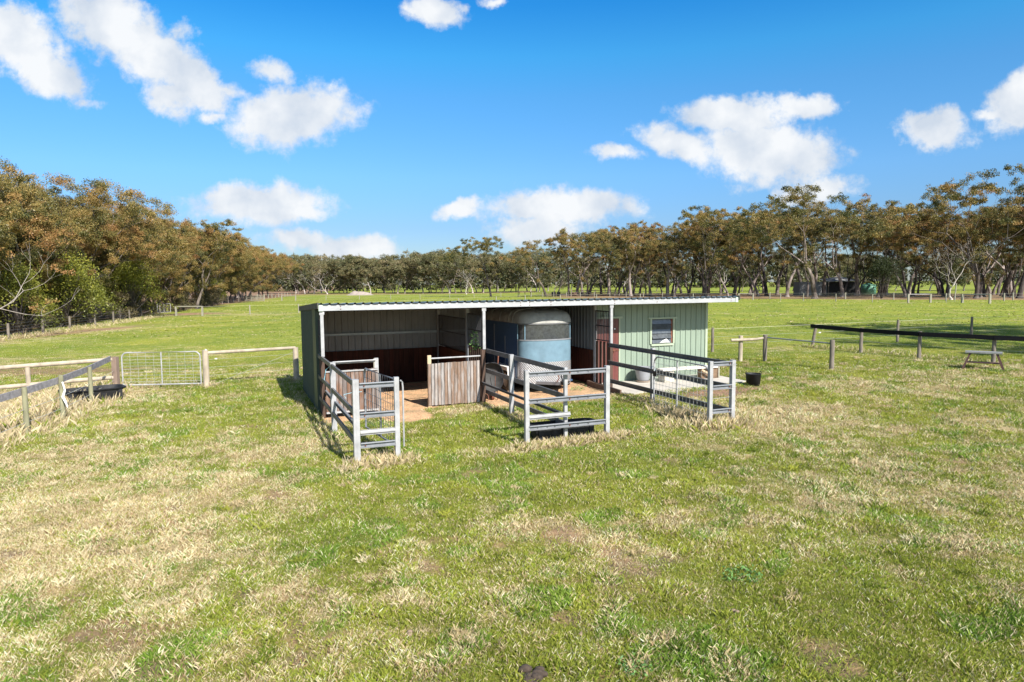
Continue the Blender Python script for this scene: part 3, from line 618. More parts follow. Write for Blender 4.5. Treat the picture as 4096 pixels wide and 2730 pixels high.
b = MB(); b.box((UI+0.03, VT+0.25, 0.1), (UE-0.03, VT+0.27, 2.4)); part(b, 'dark_interior', 'black')
b = MB()
for i in range(5): b.box((UI+0.1+i*0.77, VT+0.08, 0.1), (UI+0.14+i*0.77, VT+0.11, 2.4))
# front posts
for u_, nm in ((0.0, 'a'), (UF, 'b'), (UI, 'c')):
    b = MB(); b.box((u_-0.036, -0.03, 1.365), (u_+0.036, 0.04, FZ+0.01)); b.box((u_-0.055, -0.034, FZ-0.09), (u_+0.055, -0.031, FZ-0.002)); part(b, 'post', 'galv_white')
b = MB(); b.box((UF-0.07, -0.01, -0.05), (UF+0.03, 0.06, 1.36)); part(b, 'timber_post', 'slat')
b = MB(); b.box((-0.05, -0.02, -0.05), (0.03, 0.045, 1.36)); part(b, 'timber_post', 'slat')
b = MB(); b.box((UI-0.03, -0.01, -0.05), (UI+0.05, 0.055, 1.36)); part(b, 'timber_post', 'slat')
# partition between the two open bays
def grille(u0, v0, v1, z0, z1, name='grille', mid=True, n=None, mt='bars'):
    b = MB(); r = 0.016
    b.beam((u0, v0, z0), (u0, v1, z0), 0.03, 0.03); b.beam((u0, v0, z1), (u0, v1, z1), 0.03, 0.03)
    b.beam((u0, v0, z0), (u0, v0, z1), 0.03, 0.03, (0, 1, 0)); b.beam((u0, v1, z0), (u0, v1, z1), 0.03, 0.03, (0, 1, 0))
    if mid: b.beam((u0-0.004, v0, (z0+z1)/2), (u0-0.004, v1, (z0+z1)/2), 0.02, 0.025)
    n = n or max(3, int((v1-v0)/0.10))
    for i in range(1, n): b.tube([(u0, v0+(v1-v0)*i/n, z0), (u0, v0+(v1-v0)*i/n, z1)], 0.011, 6)
    return part(b, name, mt)
for v_, m_ in ((4.08, 'galv'), (1.30, 'galv')):
    b = MB(); b.box((UF-0.04, v_-0.04, 0), (UF+0.04, v_+0.04, rz(v_)-0.02)); part(b, 'inner_post', m_)
grille(UF, 1.40, 3.98, 1.18, 2.06, n=27); grille(UF, 0.08, 1.22, 1.40, 2.21, n=12)
b = MB(); b.box((UF-0.02, 1.36, -0.05), (UF+0.02, 4.0, 1.13)); part(b, 'partition_boards', 'darkboard_y')
b = MB()
for i in range(7): b.box((UF-0.012, 0.12+i*0.16, 0.0), (UF+0.012, 0.22+i*0.16, 1.36))
part(b, 'partition_slats', 'slat')
# side opening at the left end
grille(0.0, 0.06, 0.66, 1.42, 2.2, n=8)
b = MB()
for i in range(6): b.box((-0.012, 0.05+i*0.105, 0.62), (0.012, 0.11+i*0.105, 1.36))
b.box((-0.015, 0.05, -0.05), (0.015, 0.66, 0.60)); part(b, 'side_slats', 'slat')
# end opening by the tack room
b = MB(); b.box((UI-0.035, VT-0.10, -0.02), (UI+0.035, VT-0.03, 2.47)); part(b, 'inner_post', 'galv_white')
grille(UI, 0.07, VT-0.11, 1.41, 2.22, n=9)
for i in range(4):
    b = MB(); a = 0.105+i*0.20; b.box((UI-0.015, a, 0.02), (UI+0.015, a+0.105, 1.38)); part(b, 'slat', 'slat')
# wing walls of weathered boards closing part of the first bay
def wing(u0, u1, label, m, postu, z1, rail0, rail1, extra):
    a = thing('timber_wing', label, 'timber panel', (*UV(u0, -0.06), 0.0), PSI, 'weathered timber wing panels of the front stall')
    L = u1-u0
    b = MB(); n = int(L/0.083)
    for i in range(n+1):
        x0_ = i*L/(n+1); jig = 0.012*random.random(); b.box((x0_+0.001, -0.022-0.003*(i % 2), 0.05+jig), (x0_+L/(n+1)-0.002, 0.0, z1-0.008+0.012*random.random()-0.02*(1-i/n)))
    b.build('boards', M[m], a)
    b = MB(); b.box((postu-u0-0.045, 0.003, -0.05), (postu-u0+0.045, 0.05, 1.28)); b.build('post', M['newwood' if extra else 'galv_white'], a)
    b = MB(); b.tube([(rail0-u0, 0.02, 1.20), (rail1-u0, 0.02, 1.205)], 0.019, 10); b.build('rail', M['galv_white'], a)
    if not extra:
        b = MB(); b.beam((0.0, -0.035, z1-0.03), (L, -0.035, z1-0.03), 0.03, 0.03); b.build('trim', M['galv_white'], a); b = MB(); b.beam((0.0, -0.035, 0.07), (L, -0.035, 0.07), 0.03, 0.04); b.build('trim', M['galv_white'], a)
        b = MB(); b.tube([(rail0-u0, -0.03, 1.235), (rail1-u0-0.06, -0.03, 1.24)], 0.016, 10); b.build('latch_bar', M['galv_white'], a)
        b = MB(); b.box((L-0.09, 0.004, 0.0), (L-0.01, 0.045, 1.27)); b.build('edge_post', M['palepost'], a)
    return a
wing(0.03, 1.23, 'reddish grey boarded wing panel under a white pipe behind the left mesh gate', 'board_red', 1.21, 1.05, 0.2, 1.24, False)
wing(2.44, 3.78, 'silver grey vertical board wing panel in full sun beside the middle post', 'board', 2.49, 1.10, 2.53, 3.80, True)

# concrete slab in front of the tack room
b = MB(); rng2 = np.random.default_rng(5); edge = [(7.46, -0.55)] + [(7.7+i*0.38, -0.98+0.16*math.sin(i*1.7)-0.1*(i in (2, 3, 4))) for i in range(10)] + [(11.55, -0.75)]
top = []
for u_, v_ in edge: top.append((u_, v_))
top += [(11.55, 0.93), (7.46, 0.93)]; vs = []
for u_, v_ in top: X, Y = UV(u_, v_); vs.append((X, Y, gz(X, Y)+0.03))
n_ = len(vs); vs += [(a, c, d-0.12) for a, c, d in vs]
b.add(vs, [tuple(range(n_))] + [tuple(range(2*n_-1, n_-1, -1))] + [(i, n_+i, n_+(i+1) % n_, (i+1) % n_) for i in range(n_)])
tag(b.build('concrete_path', M['concrete']), kind='structure')

# ------------------------------------------------------------------ steel yards in front of the bays
HP = 1.394
def yard(name, label, u0, v0):
    X, Y = UV(u0, v0); return thing(name, label, 'yard fence', (X, Y, 0), PSI, 'galvanised yard fences in front of the stable'), u0, v0
def ypost(Y_, u, v, w_=0.08, m='galv_white', h=HP, capd=True):
    t_, u0, v0 = Y_; X, Yw = UV(u, v); z0 = gz(X, Yw)-0.15; b = MB(); x, y = u-u0, v-v0; s = w_/2
    b.profile((x, y, z0), (x, y, h), [(-s, -s), (s, -s), (s, s), (-s, s), (-s, -s+0.001)], up=(0, 1, 0), t=-0.003)
    b.box((x-s-0.003, y-s-0.003, h), (x+s+0.003, y+s+0.003, h+0.008))
    if w_ > 0.09: b.box((x-0.006, y-s-0.006, z0), (x+0.006, y-s-0.001, h-0.01))
    return b.build('post', M[m], t_)
def yrail(Y_, p0, p1, z, h=0.088, d=0.038, side=-1, m='galv'):
    """lipped channel rail whose open side looks outwards; z = top edge"""
    t_, u0, v0 = Y_; b = MB(); a = (p0[0]-u0, p0[1]-v0, z-h); c = (p1[0]-u0, p1[1]-v0, z-h if len(p1) < 3 else p1[2]-h)
    b.profile(a, c, [(-side*d, 0.014), (-side*d, 0), (0, 0), (0, h), (-side*d, h), (-side*d, h-0.014)], t=0.0035)
    return b.build('rail', M[m], t_)
def wrail(Y_, p0, p1, z):
    t_, u0, v0 = Y_; b = MB()
    b.profile((p0[0]-u0, p0[1]-v0, z-0.09), (p1[0]-u0, p1[1]-v0, z-0.09), [(0.0, 0), (-0.02, 0.004), (0.012, 0.03), (0.012, 0.052), (-0.02, 0.078), (0, 0.09)], t=0.003)
    return b.build('pressed_rail', M['galv_white'], t_)
def bolt(Y_, u, v, z, m='rust'):
    t_, u0, v0 = Y_; b = MB(); b.tube([(u-u0, v-v0-0.014, z), (u-u0, v-v0, z)], 0.013, 8); b.build('bolt', M[m], t_)
vB = -4.40; vD = -4.57; vH = -4.86
A = yard('yard_fence', 'left galvanised yard fence with two corner posts and a ladder of short rails', 0, vB)
ypost(A, 0, vB, 0.10); ypost(A, 0.70, vB, 0.078); ypost(A, 0.0, -1.60, 0.10)
yrail(A, (-0.045, 0.68), (-0.045, vB+0.05), 1.375, m='galv_dark', side=1); yrail(A, (-0.045, 0.68), (-0.045, vB+0.05), 0.88, m='galv_dark', side=1)
yrail(A, (-0.045, 0.68), (-0.045, vB+0.05), 0.38, m='galv_dark', side=1); yrail(A, (0.05, -0.1), (0.05, vB+0.2), 0.60, m='galv', h=0.07)
for z in (1.34, 0.83, 0.31): yrail(A, (0.06, vB-0.03), (0.655, vB-0.03), z); bolt(A, 0.14, vB-0.035, z-0.05)
wrail(A, (0.06, vB-0.035), (0.67, vB-0.035), 0.53)
for u_ in (0.30, 0.36, 0.52): bolt(A, u_, vB-0.035, 1.335, 'galv_dark')
Bf = yard('yard_fence', 'middle galvanised yard fence ending in a three-post panel above the black trough', UF, vD)
ypost(Bf, 3.09, vD, 0.075); ypost(Bf, 4.79, vD, 0.08); ypost(Bf, UF+0.02, vD+0.10, 0.06); ypost(Bf, UF, -1.80, 0.085)
for z, h in ((1.375, 0.1), (0.87, 0.1), (0.34, 0.1)): yrail(Bf, (UF+0.045, 0.02), (UF+0.045, vD+0.12), z, h=h, m='galv_dark', side=1)
yrail(Bf, (UF-0.045, 0.0), (UF-0.045, vD+0.12), 0.545, h=0.05, m='galv_dark', side=-1)
for z in (1.37, 0.87, 0.365): yrail(Bf, (3.12, vD-0.02), (4.75, vD-0.02), z, h=0.085); bolt(Bf, UF+0.05, vD-0.025, z-0.05)
for z in (1.37, 0.87, 0.365):
    for u_ in (3.3, 3.5, 3.66, 4.15, 4.37): bolt(Bf, u_, vD-0.02, z-0.045, 'galv_dark')
wrail(Bf, (3.12, vD-0.035), (3.98, vD-0.035), 0.57)
Cf = yard('yard_fence', 'right galvanised yard fence with three rails running out to twin end posts', UI, vH)
ypost(Cf, 7.02, vH, 0.075); ypost(Cf, UI, vH, 0.085); ypost(Cf, UI, -1.99, 0.085)
for z, h in ((1.375, 0.105), (0.90, 0.105), (0.41, 0.105)): yrail(Cf, (UI-0.05, 0.02), (UI-0.05, vH+0.05), z, h=h, m='galv_dark', side=-1)
for z in (1.385, 0.905, 0.415): yrail(Cf, (7.06, vH-0.01), (UI-0.05, vH-0.01), z, h=0.085); bolt(Cf, UI-0.09, vH-0.02, z-0.045)
b = MB(); b.tube([(7.06-UI, 0, 0.63), (-0.04, 0, 0.64)], 0.004, 5)
for z in (1.32, 0.86, 0.36): b.tube([(-0.06, -0.046, z), (0.06, -0.05, z-0.01)], 0.004, 5)
b.build('tie_wire', M['wire'], Cf[0])

def arc_gate(name, label, p0, p1, zb, zt, rad, stay, rows, cols, group, pipe=0.019, m='galv_white', wm='wire', mid=0.5):
    """pipe framed mesh gate from hinge p0 to p1 (world x,y); rounded upper corners"""
    d = Vector((p1[0]-p0[0], p1[1]-p0[1])); L = d.length; g = thing(name, label, 'gate', (p0[0], p0[1], 0), math.atan2(d.y, d.x), group)
    pts = [(0, 0, zb)] + [(0, 0, zt-rad)] + [(rad-rad*math.cos(a), 0, zt-rad+rad*math.sin(a)) for a in np.linspace(0.2, math.pi/2, 6)]
    pts += [(L-rad+rad*math.sin(a), 0, zt-rad+rad*math.cos(a)) for a in np.linspace(0, math.pi/2-0.2, 6)] + [(L, 0, zt-rad), (L, 0, zb)]
    b = MB(); b.tube(pts, pipe, 8); b.tube([(0, 0, zb), (L, 0, zb)], pipe, 8); b.build('frame', M[m], g)
    b = MB(); b.tube([(L*mid, 0, zb), (L*mid, 0, zt)], pipe*0.9, 8); b.build('stay', M[m], g)
    b = MB()
    for i in range(1, rows+1): z = zb+(zt-zb-0.03)*i/(rows+1); b.tube([(0, 0.01, z), (L, 0.01, z)], 0.0045, 4, False)
    for i in range(1, cols+1): x = L*i/(cols+1); b.tube([(x, 0.013, zb), (x, 0.013, zt)], 0.004, 4, False)
    b.build('mesh_infill', M[wm], g)
    return g, L
g1, L = arc_gate('mesh_gate', 'narrow mesh gate hung open inside the left yard fence', UV(0.74, vB+0.05), UV(0.52, -2.35), 0.14, 1.335, 0.10, 0, 7, 14, 'mesh gates', m='galv', wm='dwire', mid=0.5)
b = MB(); b.box((L-0.07, -0.012, 0.86), (L-0.01, 0.03, 0.98)); b.build('latch', M['black'], g1)
b = MB(); X, Y = UV(0.80, vB+0.0)
b.tube([(0.0, -0.05, 1.33), (0.03, -0.09, 1.29), (0.03, -0.10, 1.2), (0.03, -0.10, 0.15)], 0.016, 8); b.build('hinge_pipe', M['galv_white'], g1)
g2, L = arc_gate('mesh_gate', 'mesh gate folded back against the right yard fence with a black latch', UV(7.10, vH+0.12), UV(7.26, -2.52), 0.15, 1.27, 0.20, 0, 8, 15, 'mesh gates', wm='wire', mid=0.55)
b = MB(); b.box((L-0.12, -0.03, 0.80), (L+0.03, 0.02, 0.92)); b.build('latch', M['black'], g2)
b = MB(); pt = [(L+0.06, 0.03, 1.0), (L+0.03, -0.03, 1.04), (L+0.05, -0.05, 0.95), (L+0.06, -0.04, 0.78), (L+0.03, 0.0, 0.72), (L+0.05, -0.03, 0.62)]; b.tube(pt, 0.007, 5); b.build('twine', M['twine'], g2)
b = MB(); b.tube([(-0.02, -0.08, 1.33), (-0.02, 0.02, 1.21), (-0.02, 0.0, 1.0)], 0.004, 5)

def twine(label, pts, m='twine', r=0.006):
    a = MB(); p0 = pts[0]; a.tube([(p[0]-p0[0], p[1]-p0[1], p[2]-p0[2]) for p in pts], r, 5); o = a.build('twine', M[m]); o.location = p0; tag(o, label, 'twine', 'baling twine tied to the fences'); return o
def P3(u, v, z): X, Y = UV(u, v); return (X, Y, z)
twine('blue twine knotted round the middle post of the left yard fence', [P3(-0.04, -1.52, 1.31), P3(0.05, -1.45, 1.36), P3(0.09, -1.5, 1.25), P3(0.0, -1.48, 1.2), P3(-0.03, -1.4, 1.3), P3(-0.1, -1.3, 1.22), P3(-0.14, -1.3, 1.0)])
twine('loose pale twine over the second rail of the left yard fence', [P3(0.06, -2.9, 0.84), P3(0.03, -2.85, 0.91), P3(0.2, -2.8, 0.93), P3(0.4, -2.7, 0.92)], 'twine', 0.004)

# ------------------------------------------------------------------ horse float parked in the second bay
HF = thing('horse_float', 'pale blue enclosed horse float with rounded nose and checker plate apron under the stable roof', 'horse float', (*UV(5.97, 0.85), 0.03), PSI)
W2 = 0.775; DEP = 0.42; BK = 2.5
def plan(off=0.0, n=28, e=2.25):
    """half outline of the nose from left side to right side"""
    pts = []
    for i in range(n+1):
        a = math.pi*i/n; c, s = math.cos(a), math.sin(a)
        pts.append((-(W2+off)*math.copysign(abs(c)**(2/e), c), -(DEP+off)*abs(s)**(2/e)))
    return pts
def shell(z0, z1, off, name, m, n=28, uvn=None, side=False):
    b = MB(); pl = plan(off, n); vs = [(x, y, z0) for x, y in pl] + [(x, y, z1) for x, y in pl]; k = len(pl)
    b.add(vs, [(i, i+1, k+i+1, k+i) for i in range(k-1)])
    me = b.mesh(name, M[m], True); o = bpy.data.objects.new(name, me); COL.objects.link(o); o.parent = HF
    if uvn:
        at = me.attributes.new(uvn, 'FLOAT_VECTOR', 'POINT'); L = [0]
        for i in range(1, k): L.append(L[-1]+math.dist(pl[i], pl[i-1]))
        at.data.foreach_set('vector', np.array([(L[i % k], v_[2], 0) for i, v_ in enumerate(vs)], np.float32).ravel())
    return o
shell(0.84, 1.455, 0, 'nose_panel', 'trailer'); shell(0.29, 0.865, 0.006, 'checker_plate', 'plate', uvn='plate')
wn2 = shell(1.47, 1.875, -0.004, 'windscreen', 'glass'); shell(1.44, 1.475, 0.012, 'window_seal', 'galv'); shell(1.868, 1.905, 0.02, 'gutter', 'galv_dark')
b = MB()
for i in (0, 5, 23, 28): x, y = plan(0.004)[i]; b = MB(); b.beam((x, y, 1.47), (x, y, 1.87), 0.022, 0.022, (0, 1, 0)); b.build('window_bar', M['trailer'], wn2)
b = MB(); b.box((-W2, 0, 0.30), (-W2+0.03, BK, 1.885)); b.box((W2-0.03, 0, 0.30), (W2, BK, 1.885)); b.box((-W2+0.03, BK-0.03, 0.31), (W2-0.03, BK, 1.88)); b.box((-W2+0.03, -0.25, 0.29), (W2-0.03, BK-0.04, 0.33))
b.build('side_panel', M['trailer_side'], HF)
b = MB(); b.box((-W2-0.008, -0.005, 0.30), (-W2+0.02, 0.012, 1.88)); b.box((-W2-0.012, 0.9, 0.5), (-W2-0.001, 0.93, 1.5)); b.box((-W2-0.012, 1.75, 0.5), (-W2-0.001, 1.78, 1.8)); b.build('side_trim', M['galv'], HF)
# domed roof
b = MB(); rows = []; pl = plan(0.015, 28)
outline = [(-W2-0.015, BK)] + [(-W2-0.015, BK*(1-i/12)) for i in range(1, 12)] + pl + [(W2+0.015, BK*i/12) for i in range(1, 12)] + [(W2+0.015, BK)]
k = len(outline); cx, cy = 0.0, 0.55
prof = [(1.0, 0.0), (0.99, 0.09), (0.955, 0.19), (0.88, 0.275), (0.74, 0.33), (0.48, 0.365), (0.2, 0.38)]
for f, h in prof:
    for x, y in outline: yc = min(max(y, 0.45), BK-0.3); b.v.append((x*f, yc+(y-yc)*f if y < BK-0.3 else y, 1.895+h))
b.f += [(i*k+j, i*k+j+1, (i+1)*k+j+1, (i+1)*k+j) for i in range(len(prof)-1) for j in range(k-1)]
b.f.append(tuple((len(prof)-1)*k+j for j in range(k)))
dome = b.build('roof', M['fibre'], HF, True)
b = MB()
for y in (0.35, 0.62, 1.3, 2.0):
    pr = [(-(W2+0.02)*f, y, 1.90+h+0.006) for f, h in prof] + [((W2+0.02)*f, y, 1.90+h+0.006) for f, h in prof[::-1]]; b.tube(pr, 0.016, 6)
for sx in (-0.34, 0.36):
    pr = [(sx*(0.7 + 0.3*f)*1.0, 0.45-(0.45+DEP*0.93)*f, 1.90+h+0.004) for f, h in prof]; b.tube(pr, 0.014, 6)
b.build('roof_rib', M['fibre'], dome, True)
# mudguards, wheels, drawbar and coupling
b = MB(); b.box((-W2-0.22, 0.22, 0.66), (-W2, 1.45, 0.70)); b.box((-W2-0.22, 0.20, 0.42), (-W2-0.0, 0.23, 0.70)); b.box((-W2-0.23, 0.22, 0.60), (-W2-0.215, 1.45, 0.70)); b.build('mudguard', M['white'], HF)
for y in (0.52, 1.14):
    for sx in (-1, 1):
        x0 = sx*(W2+0.02); x1 = sx*(W2+0.18); b = MB(); pr = [(0.20, 0), (0.29, 0.0), (0.31, 0.02), (0.315, 0.09), (0.31, 0.16), (0.29, 0.18), (0.20, 0.18)]
        vs = []; n = 28
        for r, a in pr: vs += [(x0+(x1-x0)*a/0.18, y+r*math.cos(2*math.pi*q_/n), 0.31+r*math.sin(2*math.pi*q_/n)) for q_ in range(n)]
        b.add(vs, [(i*n+q_, i*n+(q_+1) % n, (i+1)*n+(q_+1) % n, (i+1)*n+q_) for i in range(len(pr)-1) for q_ in range(n)]); wh = b.build('wheel', M['dark_rub'], HF, True)
        b = MB(); vs = [(x1-sx*0.02, y+0.2*math.cos(2*math.pi*q_/n), 0.31+0.2*math.sin(2*math.pi*q_/n)) for q_ in range(n)]; vs += [(x1-sx*0.05, y+0.08*math.cos(2*math.pi*q_/n), 0.31+0.08*math.sin(2*math.pi*q_/n)) for q_ in range(n)]
        b.add(vs, [(q_, (q_+1) % n, n+(q_+1) % n, n+q_) for q_ in range(n)] + [tuple(range(n, 2*n))]); b.build('rim', M['galv_white'], wh)
b = MB(); cxp = (0.05, -1.10, 0.36)
b.beam((-0.6, 0.0, 0.30), cxp, 0.06, 0.08); b.beam((0.6, 0.0, 0.30), cxp, 0.06, 0.08); b.build('drawbar', M['galv'], HF)
b = MB(); b.box((-0.01, -1.20, 0.34), (0.11, -1.03, 0.42)); b.tube([(0.05, -1.18, 0.34), (0.05, -1.18, 0.44)], 0.05, 10); b.tube([(0.05, -1.08, 0.42), (0.03, -1.01, 0.52), (0.05, -0.96, 0.56)], 0.018, 8); b.build('coupling', M['black_rub'], HF)
b = MB(); b.tube([(0.15, -1.0, 0.02), (0.15, -1.0, 0.62)], 0.02, 10); b.tube([(0.15, -1.0, 0.62), (0.08, -1.0, 0.64), (0.08, -1.0, 0.70)], 0.012, 6)
b.tube([(0.23+0.05*math.cos(a), -1.03, 0.42+0.07*math.sin(a)) for a in np.linspace(0, 6.28, 13)], 0.008, 6, False); b.build('jockey_stand', M['galv'], HF)
b = MB(); b.tube([(0.0, -1.1, 0.34), (-0.04, -1.12, 0.2), (0.02, -1.12, 0.12), (0.1, -1.12, 0.2)], 0.008, 6); b.tube([(-0.06, -0.98, 0.62), (-0.04, -1.02, 0.5), (-0.1, -1.0, 0.4)], 0.014, 6); b.build('chain', M['rust'], HF)

# wheelbarrow stood on end behind the middle fence
WBq = thing('wheelbarrow', 'worn black wheelbarrow tipped up on end beside the middle fence', 'wheelbarrow', (*UV(4.22, 0.28), 0.02), PSI-0.1)
b = MB(); n = 26; rings = []
for sc_, dep in ((1.0, 0.0), (0.97, 0.03), (0.80, 0.13), (0.55, 0.19), (0.25, 0.21)):
    for i in range(n):
        a = 2*math.pi*i/n; c, s = math.cos(a), math.sin(a)
        x = 0.30*sc_*math.copysign(abs(c)**0.75, c)*(1.0-0.12*max(0, -s)); z = 0.58 + 0.36*sc_*math.copysign(abs(s)**0.75, s)
        b.v.append((x, dep+0.12*(z-0.58), z))
b.f += [(i*n+j, i*n+(j+1) % n, (i+1)*n+(j+1) % n, (i+1)*n+j) for i in range(4) for j in range(n)] + [tuple(4*n+j for j in range(n))]
b.build('tray', M['dark_rub'], WBq, True)
b = MB(); b.tube([b_ for b_ in [(0.31*math.copysign(abs(math.cos(a))**0.75, math.cos(a))*(1.0-0.12*max(0, -math.sin(a))), 0.12*0.37*math.copysign(abs(math.sin(a))**0.75, math.sin(a)), 0.58+0.37*math.copysign(abs(math.sin(a))**0.75, math.sin(a))) for a in np.linspace(0, 2*math.pi, 30)]], 0.013, 6, False); b.build('rim', M['black_rub'], WBq)
b = MB()
for sx in (-1, 1): b.tube([(sx*0.05, 0.0, 0.12), (sx*0.20, 0.22, 0.3), (sx*0.26, 0.3, 1.0), (sx*0.28, 0.34, 1.15)], 0.016, 8); b.tube([(sx*0.2, 0.22, 0.35), (sx*0.12, -0.12, 0.10), (sx*0.12, -0.15, 0.02)], 0.013, 6)
b.tube([(0.09, -0.02, 0.35), (0.09, -0.03, 0.75)], 0.008, 5); b.build('frame', M['rust'], WBq)
b = MB(); b.tube([(-0.03, -0.05+0.0, 0.11), (0.03, -0.05, 0.11)], [0.11, 0.11], 20); b.build('wheel', M['rust'], WBq)

def tub(name, label, cat, loc, rz_, lx, ly, h, taper, m='black_rub', group=None, ribs=0, n=32, e=5):
    a = thing(name, label, cat, loc, rz_, group)
    def ring(f, z, sh=1): return [(sh*f*lx/2*math.copysign(abs(math.cos(t_))**(2/e), math.cos(t_)), sh*f*ly/2*math.copysign(abs(math.sin(t_))**(2/e), math.sin(t_)), z) for t_ in np.linspace(0, 2*math.pi, n, endpoint=False)]
    prof_ = [(taper, 0.0), (1.0, h), (1.05, h), (1.05, h-0.03), (1.05, h-0.001), (1.05, h+0.008), (0.96, h+0.008), (taper*0.96, 0.03)]
    b = MB(); 
    for f, z in prof_: b.v += ring(f, z)
    b.f += [(i*n+j, i*n+(j+1) % n, (i+1)*n+(j+1) % n, (i+1)*n+j) for i in range(len(prof_)-1) for j in range(n)] + [tuple(7*n+j for j in range(n)), tuple(reversed(range(n)))]
    b.build('tub', M[m], a)
    if ribs:
        for i in range(ribs):
            x = -lx/2*0.8+lx*0.8*i/(ribs-1)
            for sy in (-1, 1): b = MB(); b.box((x-0.05, sy*ly/2*(taper+1)/2-0.012, 0.02), (x+0.05, sy*ly/2*(taper+1)/2+0.012, h-0.04)); b.build('rib', M[m], a)
    return a
x_, y_ = UV(4.02, -4.18); tub('feed_trough', 'long black ribbed trough on the grass under the middle yard panel', 'trough', (x_, y_, gz(x_, y_)-0.02), PSI, 1.35, 0.42, 0.32, 0.88, ribs=5)
x_, y_ = -11.35, 18.25; tub('water_trough', 'shallow black tub trough behind the grey plank fence', 'trough', (x_, y_, gz(x_, y_)), 0.75, 1.45, 0.80, 0.34, 0.80, ribs=4)

# round rubber feed bucket
X, Y = 6.62, 18.55; BK_ = thing('feed_bucket', 'round black rubber bucket with two loop handles on bare ground', 'bucket', (X, Y, gz(X, Y)), 0.2)
b = MB(); b.lathe([(0.0, 0.0), (0.175, 0.0), (0.205, 0.325), (0.214, 0.33), (0.205, 0.337), (0.195, 0.33), (0.165, 0.02), (0, 0.02)], 32); b.build('tub', M['black_rub'], BK_, True)
for sx in (-1, 1): b = MB(); b.tube([(sx*0.207, -0.04, 0.32), (sx*0.215, -0.035, 0.375), (sx*0.222, 0, 0.39), (sx*0.215, 0.035, 0.375), (sx*0.207, 0.04, 0.32)], 0.009, 6); b.build('handle', M['black_rub'], BK_)
# glazed pot
X, Y = UV(8.95, 0.52); PT = thing('garden_pot', 'grey glazed round pot on a clay saucer beside the maroon door', 'pot', (X, Y, gz(X, Y)+0.035), 0)
b = MB(); b.lathe([(0.0, 0.03), (0.155, 0.03), (0.17, 0.06), (0.21, 0.2), (0.235, 0.35), (0.245, 0.385), (0.265, 0.39), (0.268, 0.42), (0.24, 0.425), (0.225, 0.36), (0, 0.35)], 36); b.build('body', M['pot'], PT, True)
b = MB(); b.lathe([(0.0, 0.0), (0.18, 0.0), (0.20, 0.035), (0.185, 0.035), (0.17, 0.02), (0, 0.02)], 30); b.build('saucer', M['terra'], PT)
b = MB(); b.lathe([(0, 0.372), (0.226, 0.368)], 30); b.build('soil', M['soil'], PT)
# bench
X, Y = UV(9.4, 0.05); BN = thing('plank_bench', 'low white plank bench on a block and a ply end against the green wall', 'bench', (X, Y, gz(X, Y)+0.035), PSI)
b = MB(); b.box((-0.12, -0.02, 0.335), (1.80, 0.17, 0.365)); b.box((-0.08, 0.18, 0.335), (1.86, 0.40, 0.367)); b.build('seat', M['whitewood'], BN)
b = MB(); b.box((-0.02, 0.03, 0.0), (0.30, 0.34, 0.333)); b.build('leg', M['block'], BN)
b = MB(); b.box((1.62, 0.02, 0.0), (1.82, 0.38, 0.333)); b.box((1.30, 0.10, 0.0), (1.60, 0.30, 0.30)); b.build('leg', M['pallet'], BN)
b = MB(); b.box((1.82, -0.01, 0.0), (1.87, 0.03, 0.36)); b.build('leg', M['palepost'], BN)
b = MB(); b.beam((1.25, 0.02, 0.30), (1.60, -0.03, 0.10), 0.04, 0.05); b.build('brace', M['newwood'], BN)
# timber sleeper by the slab
X, Y = UV(7.37, 0.0); b = MB(); b.beam((-0.02, 0.85, 0.10), (0.02, -0.78, 0.05), 0.10, 0.16); o = b.build('timber_sleeper', M['sleeper']); o.location = (X, Y, gz(X, Y)-0.02); o.rotation_euler = (0, 0, PSI)
tag(o, 'old brown timber sleeper edging the sand beside the concrete slab', 'sleeper')

# trestle table in the paddock
TB = thing('trestle_table', 'small grey topped table with splayed reddish legs standing by the black rail', 'table', (14.52, 20.85, gz(14.5, 20.8)), -0.62)
TB.scale = (1.12, 1.12, 1.05)
b = MB(); b.box((-0.42, -0.17, 0.485), (0.42, 0.17, 0.53)); b.build('tabletop', M['tabletop'], TB)
for sx in (-1, 1):
    for sy in (-1, 1): b = MB(); b.beam((sx*0.30, sy*0.11, 0.485), (sx*0.47, sy*0.21, -0.02), 0.05, 0.045, (0, 1, 0)); b.build('leg', M['redpaint'], TB)
b = MB(); b.box((-0.38, -0.13, 0.19), (0.38, 0.13, 0.215)); b.build('shelf', M['redpaint'], TB)

# horse dung and dry clods in the grass
def lump(name, label, cat, x, y, n, r, m, group=None):
    a = MB(); rr = random.Random(int(x*100+y*10))
    for i in range(n):
        s = r*(0.6+0.6*rr.random()); cx, cy, cz = rr.gauss(0, r*1.1), rr.gauss(0, r*1.0), s*0.6+rr.random()*r*0.5
        a.lathe([(0.02*s, -s*0.75)] + [(s*math.cos(q_)*(0.9+0.2*rr.random()), s*0.75*math.sin(q_)) for q_ in np.linspace(-1.1, 1.1, 5)] + [(0.02*s, s*0.75)], 9, (cx, cy, cz), 1.2, 0.95)
    o = a.build(name, M[m], None, True); o.location = (x, y, gz(x, y)+0.005); return tag(o, label, cat, group)
lump('dung_pile', 'fresh dark dung pile at the very front of the grass', 'dung', 0.15, 5.24, 22, 0.038, 'dung')
for i, (x_, y_) in enumerate([(0.62, 5.9), (-0.55, 6.6), (0.95, 7.05), (1.15, 6.45), (-0.95, 5.95), (1.9, 6.5), (1.35, 9.0), (-3.0, 7.3), (2.1, 6.2), (0.35, 6.15)]):
    lump('dry_clod', 'small pale dried clod lying in the foreground grass', 'clod', x_, y_, 2, 0.02, 'clod', 'dried clods scattered in the foreground grass')

